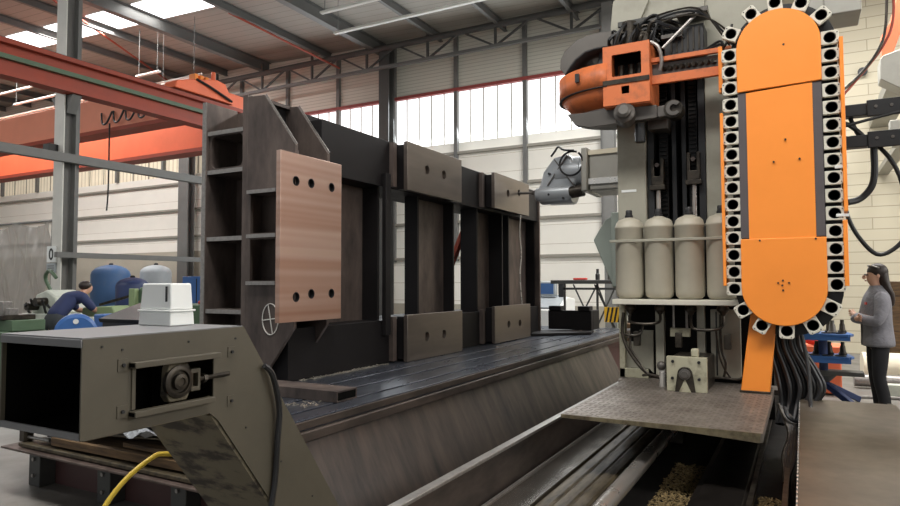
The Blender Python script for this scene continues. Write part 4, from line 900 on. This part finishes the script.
# ------------------------------------------------------------------ people
def skin(name, m, parent, J, edges, subs=2, root=0, local=None):
    names = list(J)
    me = bpy.data.meshes.new(name)
    vs = [J[k][0] for k in names]
    if local is not None: vs = [tuple(local @ Vector(v)) for v in vs]
    me.from_pydata(vs, [(names.index(a), names.index(b)) for a, b in edges], [])
    o = bpy.data.objects.new(name, me); COL.objects.link(o)
    if parent is not None: o.parent = parent
    sk = o.modifiers.new('skin', 'SKIN'); sk.use_smooth_shade = True
    lay = me.skin_vertices[0].data
    for i, k in enumerate(names):
        r = J[k][1]; r = (r, r) if not isinstance(r, tuple) else r
        lay[i].radius = r; lay[i].use_root = (i == root)
    s = o.modifiers.new('sub', 'SUBSURF'); s.levels = subs; s.render_levels = subs
    me.materials.append(m)
    return o
def fingers(J, E, w, n, d, s):
    d = Vector(d).normalized(); base = Vector(J[w][0]); side = Vector((0, 0, 1)); out = d.cross(side)
    J[n + 'palm'] = (tuple(base + d * .055), .027); E.append((w, n + 'palm'))
    J[n + 'palm2'] = (tuple(base + d * .085), .026); E.append((n + 'palm', n + 'palm2'))
    for i, (off, l) in enumerate(((.028, .06), (.010, .07), (-.010, .065), (-.028, .052))):
        a = base + d * .10 + side * off
        J[f'{n}f{i}a'] = (tuple(a), .0095); J[f'{n}f{i}b'] = (tuple(a + d * l * .5 + out * .006 * s), .009); J[f'{n}f{i}c'] = (tuple(a + d * l + out * .022 * s), .0075)
        E += [(n + 'palm2', f'{n}f{i}a'), (f'{n}f{i}a', f'{n}f{i}b'), (f'{n}f{i}b', f'{n}f{i}c')]
    t = base + d * .045 + side * .03
    J[n + 'ta'] = (tuple(t), .011); J[n + 'tb'] = (tuple(t + d * .03 + side * .022), .0095)
    E += [(n + 'palm', n + 'ta'), (n + 'ta', n + 'tb')]

wm = thing('person', 'person in grey zip jacket and black trousers with long dark hair and folded arms', 'person', (.69, 8.33, 0))
wm.rotation_euler = (0, 0, math.radians(-78)); wm.scale = (1, 1, 1)
J = {'pelvis': ((0, 0, .92), .10), 'waist': ((0, 0, 1.06), .09), 'chest': ((0, .005, 1.24), .10), 'top': ((0, .01, 1.345), .08),
     'neck0': ((0, .005, 1.41), .052), 'neck1': ((0, -.005, 1.46), .047), 'jaw': ((0, -.035, 1.515), .064), 'head': ((0, -.012, 1.57), .084), 'crown': ((0, -.0, 1.62), .074),
     'sl': ((.155, .005, 1.345), .056), 'el': ((.225, -.06, 1.09), .043), 'wl': ((-.04, -.20, 1.135), .028),
     'sr': ((-.155, .005, 1.345), .056), 'er': ((-.225, -.06, 1.09), .043), 'wr': ((.07, -.215, 1.10), .028),
     'hl': ((.085, 0, .86), .088), 'kl': ((.10, -.03, .48), .058), 'al': ((.10, .03, .10), .038), 'tl': ((.12, -.12, .035), .034),
     'hr': ((-.085, 0, .86), .088), 'kr': ((-.085, -.01, .48), .058), 'ar': ((-.08, .03, .10), .038), 'tr': ((-.10, -.12, .035), .034)}
E_ = [('pelvis', 'waist'), ('waist', 'chest'), ('chest', 'top'), ('top', 'neck0'), ('neck0', 'neck1'), ('neck1', 'jaw'), ('jaw', 'head'), ('head', 'crown'),
      ('top', 'sl'), ('sl', 'el'), ('el', 'wl'), ('top', 'sr'), ('sr', 'er'), ('er', 'wr'), ('pelvis', 'hl'), ('hl', 'kl'), ('kl', 'al'), ('al', 'tl'),
      ('pelvis', 'hr'), ('hr', 'kr'), ('kr', 'ar'), ('ar', 'tr')]
fingers(J, E_, 'wl', 'L', (-1, .05, .15), -1); fingers(J, E_, 'wr', 'R', (1, .1, .1), 1)
skin('body', M['skin'], wm, J, E_)
def loft(rings, n=28):
    m = MB(); vs = []
    for cx, cy, z, rx, ry in rings: vs += [(cx + rx * math.cos(2 * PI * i / n), cy + ry * math.sin(2 * PI * i / n), z) for i in range(n)]
    k = len(rings)
    m.add(vs, [(j * n + i, j * n + (i + 1) % n, (j + 1) * n + (i + 1) % n, (j + 1) * n + i) for j in range(k - 1) for i in range(n)] + [tuple(reversed(range(n))), tuple(range((k - 1) * n, k * n))])
    return m
def sleeve(m, path, rad, n=14):
    P = [Vector(p) for p in path]; vs = []; a = None
    for i, p in enumerate(P):
        d = (P[min(i + 1, len(P) - 1)] - P[max(i - 1, 0)]).normalized()
        a = d.orthogonal().normalized() if a is None else (a - d * a.dot(d)).normalized(); b = d.cross(a)
        vs += [p + (a * math.cos(2 * PI * k / n) + b * math.sin(2 * PI * k / n)) * rad[i] for k in range(n)]
    L = len(P)
    return m.add(vs, [(j * n + i, j * n + (i + 1) % n, (j + 1) * n + (i + 1) % n, (j + 1) * n + i) for j in range(L - 1) for i in range(n)] + [tuple(reversed(range(n))), tuple(range((L - 1) * n, L * n))])
def child(mb, name, m, par, **k):                      # mb in the person's own frame
    w = tuple(par['_w']); par['_w'] = (0, 0, 0); o = mb.build(name, m, par, **k); par['_w'] = w; return o
jm = loft([(0, 0, .80, .205, .15), (0, 0, .83, .212, .155), (0, 0, .93, .20, .145), (0, 0, 1.04, .185, .132), (0, -.005, 1.14, .19, .136), (0, -.01, 1.24, .20, .14), (0, 0, 1.32, .195, .125), (0, .005, 1.37, .165, .105), (0, .005, 1.41, .105, .085), (0, .005, 1.435, .072, .072), (0, .002, 1.465, .066, .066)])
for s_, w_ in ((1, (-.02, -.20, 1.135)), (-1, (.05, -.225, 1.095))):
    e_ = (s_ * .25, -.07, 1.08)
    sleeve(jm, [(s_ * .12, .0, 1.36), (s_ * .185, .0, 1.335), (s_ * .225, -.02, 1.23), (s_ * .245, -.045, 1.14), e_, (s_ * .20, -.13, 1.085), (s_ * .11 + w_[0] * .3, -.175, 1.10), w_], (.06, .075, .07, .064, .062, .058, .052, .046))
child(jm, 'jacket', M['jacket'], wm, angle=60).modifiers.new('sub', 'SUBSURF').render_levels = 1
TT = {'w': ((0, 0, .90), .10), 'hl': ((.085, 0, .82), .09), 'tl': ((.095, -.015, .66), .082), 'kl': ((.10, -.03, .48), .066), 'cl': ((.10, .01, .30), .066), 'al': ((.10, .03, .07), .056),
      'hr': ((-.085, 0, .82), .09), 'tr': ((-.085, -.01, .66), .082), 'kr': ((-.085, -.01, .48), .066), 'cr': ((-.08, .015, .30), .066), 'ar': ((-.08, .03, .07), .056)}
skin('trousers', M['trousers'], wm, TT, [('w', 'hl'), ('hl', 'tl'), ('tl', 'kl'), ('kl', 'cl'), ('cl', 'al'), ('w', 'hr'), ('hr', 'tr'), ('tr', 'kr'), ('kr', 'cr'), ('cr', 'ar')])
hm = MB().ball((0, .018, 1.605), .094, 20, (.95, 1.06, .98))
hm2 = loft([(.0, .05, 1.60, .075, .065), (.0, .065, 1.52, .082, .055), (.01, .085, 1.44, .088, .048), (.02, .115, 1.37, .085, .042), (.03, .125, 1.30, .065, .035), (.03, .13, 1.25, .035, .022), (.03, .13, 1.23, .01, .01)])
hm.add(hm2.v, hm2.f)
child(hm, 'hair', M['hair'], wm, angle=70)
child(MB().ball((0, -.112, 1.545), .016, 10, (.8, 1.3, 1.5)), 'nose', M['skin'], wm)
for s in (-1, 1):
    child(MB().ball((s * .03, -.093, 1.572), .011, 8), 'eye', M['dark'], wm)
    child(MB().ball((s * .078, .0, 1.56), .02, 8, (.4, .8, 1.4)), 'ear', M['skin'], wm)
    child(MB().ball((s * .11 - .0, -.06, .04), .05, 12, (.85, 2.2, .8)), 'shoe', M['dark'], wm)
child(MB().ball((0, -.098, 1.508), .02, 8, (1.1, .5, .35)), 'mouth', M['redtrim'], wm)
child(MB().tube([(-.085, .01, 1.64), (-.055, -.05, 1.665), (0, -.066, 1.672), (.055, -.05, 1.665), (.085, .01, 1.64)], .009, 8), 'sunglasses', M['steel_edge'], wm)
child(MB().box(.08, .13, -.139, -.128, 1.255, 1.28), 'chest_badge', M['red'], wm)
child(MB().box(-.004, .004, -.158, -.14, .82, 1.05), 'zip', M['gunmetal'], wm)

wk = thing('person', 'person in navy work shirt and dark trousers bent over the pale green machine', 'person', (-9.95, 5.95, 0))
wk.rotation_euler = (0, 0, math.radians(178))
JW = {'pelvis': ((0, .15, .95), (.15, .12)), 'waist': ((0, .06, 1.10), (.14, .10)), 'chest': ((0, -.10, 1.25), (.16, .11)), 'top': ((0, -.2, 1.31), (.12, .09)), 'neck': ((0, -.27, 1.35), .055), 'jaw': ((0, -.35, 1.38), (.065, .07)), 'head': ((0, -.37, 1.43), (.08, .09)), 'crown': ((0, -.34, 1.49), (.065, .075)),
      'sl': ((.18, -.19, 1.28), .065), 'el': ((.25, -.35, 1.08), .048), 'wl': ((.12, -.58, 1.05), .032), 'sr': ((-.18, -.19, 1.28), .065), 'er': ((-.25, -.35, 1.08), .048), 'wr': ((-.12, -.58, 1.05), .032),
      'hl': ((.1, .14, .88), .095), 'kl': ((.11, .05, .48), .065), 'al': ((.11, .14, .1), .042), 'tl': ((.12, -.02, .04), .04), 'hr': ((-.1, .14, .88), .095), 'kr': ((-.11, .08, .48), .065), 'ar': ((-.11, .16, .1), .042), 'tr': ((-.12, 0, .04), .04)}
EW = [('pelvis', 'waist'), ('waist', 'chest'), ('chest', 'top'), ('top', 'neck'), ('neck', 'jaw'), ('jaw', 'head'), ('head', 'crown'), ('top', 'sl'), ('sl', 'el'), ('el', 'wl'), ('top', 'sr'), ('sr', 'er'), ('er', 'wr'),
      ('pelvis', 'hl'), ('hl', 'kl'), ('kl', 'al'), ('al', 'tl'), ('pelvis', 'hr'), ('hr', 'kr'), ('kr', 'ar'), ('ar', 'tr')]
fingers(JW, EW, 'wl', 'L', (0, -1, .05), 1); fingers(JW, EW, 'wr', 'R', (0, -1, .05), 1)
skin('body', M['skin'], wk, JW, EW)
def sub(J, ks, k): return {n: (J[n][0], tuple(v * k for v in J[n][1]) if isinstance(J[n][1], tuple) else J[n][1] * k) for n in ks}
skin('shirt', M['navy'], wk, dict(sub(JW, ['pelvis', 'waist', 'chest', 'top', 'sl', 'el', 'sr', 'er'], 1.22), neck=((0, -.26, 1.345), .075)), EW[:3] + [('top', 'neck')] + [('top', 'sl'), ('sl', 'el'), ('top', 'sr'), ('sr', 'er')])
skin('trousers', M['dkoverall'], wk, dict(sub(JW, ['pelvis', 'hl', 'kl', 'al', 'hr', 'kr', 'ar'], 1.2), waist=(JW['waist'][0], .15)), [('waist', 'pelvis'), ('pelvis', 'hl'), ('hl', 'kl'), ('kl', 'al'), ('pelvis', 'hr'), ('hr', 'kr'), ('kr', 'ar')])
child(MB().ball((0, -.325, 1.47), .09, 14, (.95, 1.1, .85)), 'hair', M['hair'], wk)
for s in (-1, 1): child(MB().ball((s * .12, .0, .04), .05, 12, (.9, 2.3, .8)), 'shoe', M['dark'], wk)

# ------------------------------------------------------------------ around the person: tool stand, crate, rolls
ts = thing('tool_stand', 'blue two tier tool holder stand beside the standing woman', 'tool stand', (.2, 9.35, 0))
BL = M['blue']
def spot(x, y, z, m, s=1):
    h = MB().lathe([(.0, 0), (.045 * s, 0), (.05 * s, .02), (.035 * s, .04), (.03 * s, .10), (.022 * s, .12), (.022 * s, .16), (0, .16)], (x, y, z), 14).build('tool_holder', m, ts)
for z, lab in ((.84, 0), (.57, 0)):
    tier = MB().prism([(-.12, 9.10), (.46, 9.06), (.52, 9.2), (.48, 9.5), (-.1, 9.54), (-.16, 9.3)], 'z', z, z + .03).build('tray', BL, ts, bevel=.005)
    B(-.12, .48, 9.08, 9.10, z - .05, z + .03).build('tray_rim', BL, tier, smooth=False)
    for x in (-.04, .10, .24, .38):
        MB().lathe([(.06, 0), (.06, .012), (.045, .014), (.045, .004), (0, .004)], (x, 9.18, z + .03), 16).build('socket_ring', M['dark'], tier)
        spot(x + .03, 9.36, z + .03, M['grime'])
for x in (.02, .3): spot(x, 9.2, .87, M['gunmetal'], 1.1)
MB().cyl((.2, 9.32, .2), (.2, 9.32, .84), .05, n=14).build('pole', M['blue_dk'], ts)
MB().prism([(-.2, 9.2), (.62, 9.2), (.62, 9.44), (-.2, 9.44)], 'z', .36, .41).build('shelf', M['struct_dk'], ts, bevel=.005)
MB().lathe([(.15, .36), (.10, .31), (.05, .26)], (.2, 9.32, 0), 16).build('shelf_cone', M['struct_dk'], ts)
for a in (-50, 40, 140, 230):
    c, s = math.cos(math.radians(a)), math.sin(math.radians(a))
    MB().bar((.2 + .03 * c, 9.32 + .03 * s, .24), (.2 + .5 * c, 9.32 + .5 * s, .03), .06, .07).build('foot', M['blue_dk'], ts, bevel=.008)
cr = thing('crate', 'bright orange crate on the floor behind the blue tool stand', 'crate', (.0, 10.3, 0))
B(-.38, .42, 10.0, 10.6, .02, .62).build('body', M['crane_orange'], cr, bevel=.02)
B(-.40, .44, 9.98, 10.62, .56, .64).build('rim', M['crane_orange'], cr, bevel=.01)
B(-.38, .42, 9.985, 9.999, .30, .32).build('seam', M['redtrim'], cr, smooth=False)
for i, (x, l) in enumerate(((-.12, 'red oval part lying on the orange crate nearer the magazine'), (.10, 'red oval part lying on the orange crate nearer the woman'))):
    tag(MB().ball((x, 10.1, .72), .075, 14, (1.5, 1, 1)).build('red_part', M['red']), l, 'part')
tag(MB().cyl((.75, 11.6, .222), (3.2, 11.75, .222), .22, n=24).build('pipe_roll', M['stone']), 'thick pale roll lying low behind the standing woman', 'roll')
tag(MB().cyl((.6, 10.9, .11), (3.4, 11.0, .11), .09, n=16).build('round_bar', M['steel_edge']), 'pale round bar on the floor before the thick roll', 'bar')
tag(MB().tube([(.5, 9.9, .02), (1.0, 10.0, .02), (1.5, 9.8, .02), (2.2, 9.95, .02), (3, 9.8, .02)], .02, 8).build('floor_hose', M['steel_edge']), 'grey hose snaking across the floor behind the woman', 'hose')
tag(B(.9, 1.15, 10.2, 10.35, 0, .16).build('small_block', M['mint'], bevel=.01), 'small whitish block on the floor behind the woman', 'block')
tag(B(1.18, 1.5, 12.4, 12.7, 0, 1.5).build('wall_cabinet', M['wood'], bevel=.01), 'narrow brown cabinet edge near the wall behind the woman', 'cabinet')

# ------------------------------------------------------------------ beyond the frame: trestle and control
tr = thing('trestle', 'dark braced steel trestle with a flat top behind the far table end', 'trestle', (-3.5, 11.75, 0))
B(-4.15, -2.75, 11.6, 11.95, 1.47, 1.54).build('top', M['struct_dk'], tr, bevel=.005)
for x in (-3.92, -3.3, -2.85): B(x - .016, x + .016, 11.7, 11.75, 0, 1.47).build('leg', M['struct_dk'], tr, smooth=False)
B(-3.95, -2.8, 11.7, 11.74, 1.36, 1.40).build('rail', M['struct_dk'], tr, smooth=False)
for a, b in ((-3.8, -3.3), (-3.4, -2.95), (-3.3, -3.75), (-2.9, -3.35), (-2.95, -3.3), (-2.6, -2.95)): MB().bar((a, 11.72, .5), (b, 11.72, 1.46), .024, .024).build('brace', M['struct_dk'], tr, smooth=False)
tag(B(-3.75, -3.5, 11.7, 11.8, 1.542, 1.58).build('red_tool', M['red'], bevel=.01), 'small red tool lying on the dark trestle top', 'tool')
tag(MB().lathe([(0, 0), (.04, 0), (.04, .1), (.025, .12), (.025, .2), (0, .2)], (-3.3, 11.75, 1.542), 12).build('black_fitting', M['dark']), 'black upright fitting standing midway on the trestle top', 'fitting')
tag(MB().lathe([(0, 0), (.035, 0), (.035, .15), (0, .17)], (-3.08, 11.75, 1.542), 12).build('grey_fitting', M['gunmetal']), 'grey upright fitting on the trestle top near the bottles', 'fitting')
cn = thing('control_console', 'white machine control console with a blue screen behind the frame', 'control console', (-4.8, 12.9, 0))
MB().prism([(12.4, 0), (13.4, 0), (13.4, 1.15), (12.9, 1.2), (12.4, .95)], 'x', -5.6, -4.25).build('cabinet', M['white'], cn, bevel=.02)
MB().prism([(12.42, .98), (12.9, 1.22), (12.9, 1.24), (12.42, 1.0)], 'x', -5.5, -4.3).build('keyboard_slope', M['tank_grey'], cn, smooth=False)
B(-5.2, -4.45, 12.75, 12.85, 1.22, 1.52).build('monitor', M['tank_grey'], cn, bevel=.02)
B(-5.15, -4.5, 12.745, 12.75, 1.26, 1.48).build('screen', M['lens'], cn, smooth=False)
B(-4.42, -4.3, 12.8, 12.9, 1.2, 1.5).build('handset', M['dark'], cn, bevel=.02)
bx = thing('white_cabinet', 'low white cabinet behind the hazard striped guard', 'cabinet', (-2.6, 12.5, 0))
B(-3.1, -2.0, 12.3, 13, 0, .95).build('body', M['mint'], bx, bevel=.01)
B(-2.9, -2.75, 12.29, 12.3, .62, .78).build('vent', M['gunmetal'], bx, smooth=False)
tag(B(-3.0, -1.9, 12.02, 12.28, 0, .74).build('wooden_pallet_box', M['wood'], bevel=.01), 'brown wooden box low behind the far table end', 'box')

# ------------------------------------------------------------------ machines and tanks beyond the conveyor
def tank(label, x, y, r, z0, z1, m):
    t = thing('pressure_tank', label, 'tank', (x, y, 0))
    p = [(0, z0)] + [(r * math.sin(math.radians(a)), z0 + .35 * r * (1 - math.cos(math.radians(a)))) for a in (25, 50, 70, 90)] + [(r * math.sin(math.radians(a)), z1 - .55 * r + .55 * r * math.cos(math.radians(a))) for a in (90, 70, 50, 30, 12)] + [(0, z1)]
    MB().lathe(p, (x, y, 0), 30).build('shell', m, t, angle=60)
    MB().lathe([(.06, z1 - .03), (.06, z1 + .03), (.03, z1 + .05), (0, z1 + .05)], (x, y, 0), 12).build('valve', M['dark'], t)
    for a in (30, 150, 270): MB().cyl((x + .8 * r * math.cos(math.radians(a)), y + .8 * r * math.sin(math.radians(a)), 0), (x + .8 * r * math.cos(math.radians(a)), y + .8 * r * math.sin(math.radians(a)), z0 + .3), .04, n=8).build('leg', M['struct_dk'], t)
tank('large blue pressure tank with a dusty domed top near the pale wall', -16.9, 11.4, .5, .3, 2.02, M['tank_blue'])
tank('grey domed pressure tank next to the large blue one', -16.2, 12.3, .42, .3, 2.03, M['tank_grey'])
tank('smaller dark blue pressure tank in front of the two larger tanks', -15.4, 11.0, .40, .3, 1.66, M['blue_dk'])
lt = thing('milling_lathe', 'pale green workshop machine that the bent worker leans over', 'machine tool', (-9.9, 6.6, 0))
B(-10.3, -9.5, 6.5, 7.3, 0, .75).build('base', M['green'], lt, bevel=.02)
MB().prism([(-10.05, .98), (-9.2, .98), (-9.3, 1.16), (-10.05, 1.12)], 'y', 6.3, 6.6).build('table', M['green_lt'], lt, bevel=.02)
B(-9.8, -9.6, 6.35, 6.55, .7, .98).build('table_neck', M['green_lt'], lt, bevel=.01)
MB().prism([(-9.6, .5), (-9.05, .5), (-9.05, 1.35), (-9.2, 1.45), (-9.32, 1.3), (-9.4, 1.1)], 'y', 6.7, 7.1).build('column', M['green'], lt, bevel=.03)
B(-9.36, -9.22, 6.62, 6.70, 1.0, 1.42).build('upright', M['green_lt'], lt, bevel=.01)
MB().bar((-9.9, 6.5, 1.16), (-9.3, 6.8, 1.35), .04, .04).build('lever', M['grime'], lt)
ml = thing('turning_machine', 'whitish workshop machine with levers behind the bent worker', 'machine tool', (-11.2, 6.6, 0))
B(-11.75, -10.8, 6.3, 7.0, 0, 1.0).build('base', M['mint'], ml, bevel=.02)
MB().prism([(-11.65, 1.0), (-10.85, 1.0), (-10.95, 1.28), (-11.2, 1.40), (-11.5, 1.32)], 'y', 6.4, 6.9).build('headstock', M['mint'], ml, bevel=.03)
for i in range(5): MB().cyl((-11.6 + i * .16, 6.36, 1.0 + .07 * (i % 3)), (-11.45 + i * .16, 6.2, 1.15 + .09 * (i % 2)), .02, n=8).build('lever', M['dark'], ml)
for x, z in ((-11.45, 1.12), (-11.2, 1.2), (-11.05, .85), (-11.5, .75)): MB().cyl((x, 6.40 if z > 1 else 6.30, z), (x, 6.22, z), .07, n=16).build('hand_wheel', M['grime'], ml)
MB().tube([(-11.4, 6.6, 1.36), (-11.5, 6.55, 1.6), (-11.3, 6.5, 1.72), (-11.1, 6.5, 1.6)], .03, 8).build('lamp_arm', M['green'], ml)
gl = thing('bench_lathe', 'dark green lathe with a toolpost at the far edge of the view', 'lathe', (-10.8, 5.1, 0))
B(-11.9, -9.5, 4.85, 5.45, 0, .85).build('stand', M['green'], gl, bevel=.02)
B(-11.9, -9.45, 4.95, 5.4, .85, 1.0).build('bed', M['green'], gl, bevel=.01)
B(-10.1, -9.6, 4.9, 5.35, 1.0, 1.07).build('carriage', M['grime'], gl, bevel=.01)
for x, z in ((-10.0, 1.2), (-9.82, 1.25), (-9.66, 1.16)): B(x - .05, x + .05, 5.0, 5.12, 1.07, z).build('toolpost', M['steel_edge'], gl, bevel=.005)
B(-11.2, -10.7, 4.95, 5.35, 1.0, 1.3).build('headstock', M['green'], gl, bevel=.02)
for x in (-10.5, -10.2): MB().cyl((x, 4.9, .92), (x, 4.8, .92), .07, n=16).build('hand_wheel', M['grime'], gl)
bd = thing('blue_motor', 'round bright blue motor housing with a white disc behind the conveyor top', 'motor', (-7.9, 4.95, 0))
MB().lathe([(0, 0), (.20, .0), (.235, .03), (.235, .3), (.2, .34), (0, .34)], (-7.6, 4.70, .90), 28, (-.85, .52, 0)).build('housing', M['blue'], bd)
MB().lathe([(0, 0), (.03, 0), (.03, .01), (0, .01)], (-7.60, 4.695, 1.05), 14, (.85, -.52, 0)).build('disc', M['white'], bd)
B(-8.0, -7.6, 4.85, 5.2, 0, .70).build('pedestal', M['blue_dk'], bd, bevel=.01)
bb = thing('control_desk', 'blue control desk with a dark sloping lid behind the conveyor top', 'desk', (-7.6, 5.5, 0))
MB().prism([(5.3, .0), (5.9, .0), (5.9, 1.2), (5.3, 1.02)], 'x', -7.95, -7.1).build('cabinet', M['blue'], bb, bevel=.01)
MB().prism([(5.24, 1.0), (5.3, 1.03), (5.92, 1.22), (5.9, 1.26), (5.22, 1.05)], 'x', -7.98, -7.05).build('lid', M['dark'], bb, bevel=.005)
B(-8.2, -7.99, 5.3, 5.7, 0, 1.10).build('side_cabinet', M['blue'], bb, bevel=.02)
B(-7.9, -7.12, 5.23, 5.3, .93, 1.0).build('lid_edge', M['dark'], bb, smooth=False)
gb = thing('green_cabinet', 'dark green machine cabinet behind the blue control desk', 'cabinet', (-9.0, 8.4, 0))
B(-10.2, -8.6, 8.0, 8.8, 0, 1.12).build('body', M['green'], gb, bevel=.02)
B(-10.2, -8.6, 7.98, 7.999, .6, .63).build('door_gap', M['dark'], gb, smooth=False)
tag(MB().tube([(-9.6, 8.2, 1.15), (-9.4, 8.2, 1.19), (-9.2, 8.25, 1.17), (-9.1, 8.3, 1.15)], .035, 8).build('red_cloth', M['red']), 'crumpled red cloth lying on the dark green cabinet', 'cloth')
bc = thing('blue_locker', 'narrow blue locker seen between the white box and the frame', 'locker', (-11.3, 9.9, 0))
B(-11.9, -11.0, 9.7, 10.2, 0, 1.65).build('body', M['blue'], bc, bevel=.01)
B(-11.46, -11.44, 9.69, 9.70, .1, 1.6).build('door_gap', M['dark'], bc, smooth=False)
tag(B(-10.2, -9.95, 8.9, 9.1, 0, 1.22).build('red_extinguisher_box', M['red'], bevel=.02), 'small red box low beside the blue locker', 'box')
# plastic dust curtain
pc = thing('dust_curtain', 'greyed translucent plastic dust curtain hanging in diagonal folds', 'curtain', (-17.6, 9.5, 0))
MB().grid(lambda u, v: (-19.6 + u * 3.15 - .25 * (1 - v) * u, 9.5 + .06 * math.sin(13 * (u + .8 * v)) + .03 * math.sin(41 * u + 22 * v) + .02 * math.sin(60 * u), .05 + v * 3.0 - .10 * math.sin(u * PI * 2) ** 2 * v), 60, 30).build('sheet', M['plastic'], pc)
MB().cyl((-19.7, 9.5, 3.07), (-16.4, 9.5, 3.07), .025, n=8).build('rail', M['struct'], pc)
for x in (-19.65, -16.42): MB().cyl((x, 9.5, 0), (x, 9.5, 3.07), .03, n=8).build('post', M['struct'], pc)

# ------------------------------------------------------------------ light
w = bpy.data.worlds.new('sky'); sc.world = w; w.use_nodes = True
bg = w.node_tree.nodes['Background']; bg.inputs[0].default_value = (.93, .97, 1.0, 1); bg.inputs[1].default_value = .48
def area(name, loc, rot, sx, sy, power, col=(1, 1, 1)):
    l = bpy.data.lights.new(name, 'AREA'); l.shape = 'RECTANGLE'; l.size = sx; l.size_y = sy; l.energy = power; l.color = col
    o = bpy.data.objects.new(name, l); COL.objects.link(o); o.location = loc; o.rotation_euler = rot; return o
area('skylight_over_machine', (-1.5, 1.8, 7.9), (0, math.radians(2), 0), 9, 1.6, 700, (1, .97, .92))
area('skylight_over_bay', (-20, 11.2, 8.8), (0, 0, 0), 14, 1.0, 1100, (1, .98, .95))
area('daylight_through_window', (-8, 15.8, 6.1), (math.radians(-68), 0, 0), 12, 1.3, 500, (.9, .96, 1))
area('front_bay_fill', (-20, 1.8, 8.8), (0, 0, 0), 14, 1.4, 800, (1, .98, .95))  # added fill lamp to brighten the front of the crane girder
area('back_wall_fill', (0, 11.5, 7.7), (0, 0, 0), 8, 1.2, 1050, (1, .98, .95))  # added fill lamp for the back wall; no skylight pane above it
area('added_side_fill', (7.0, 5.5, 4.2), (0, math.radians(80), 0), 2.6, 14, 280, (1, .97, .93))  # added fill lamp at the unseen side window

vs = sc.view_settings
vs.view_transform = 'Standard'; vs.look = 'None'; vs.exposure = 0.0; vs.gamma = 1.0
sc.display_settings.display_device = 'sRGB'
sc.cycles.use_denoising = True
sc.cycles.max_bounces = 6

for o in bpy.data.objects:
    if '_w' in o: del o['_w']
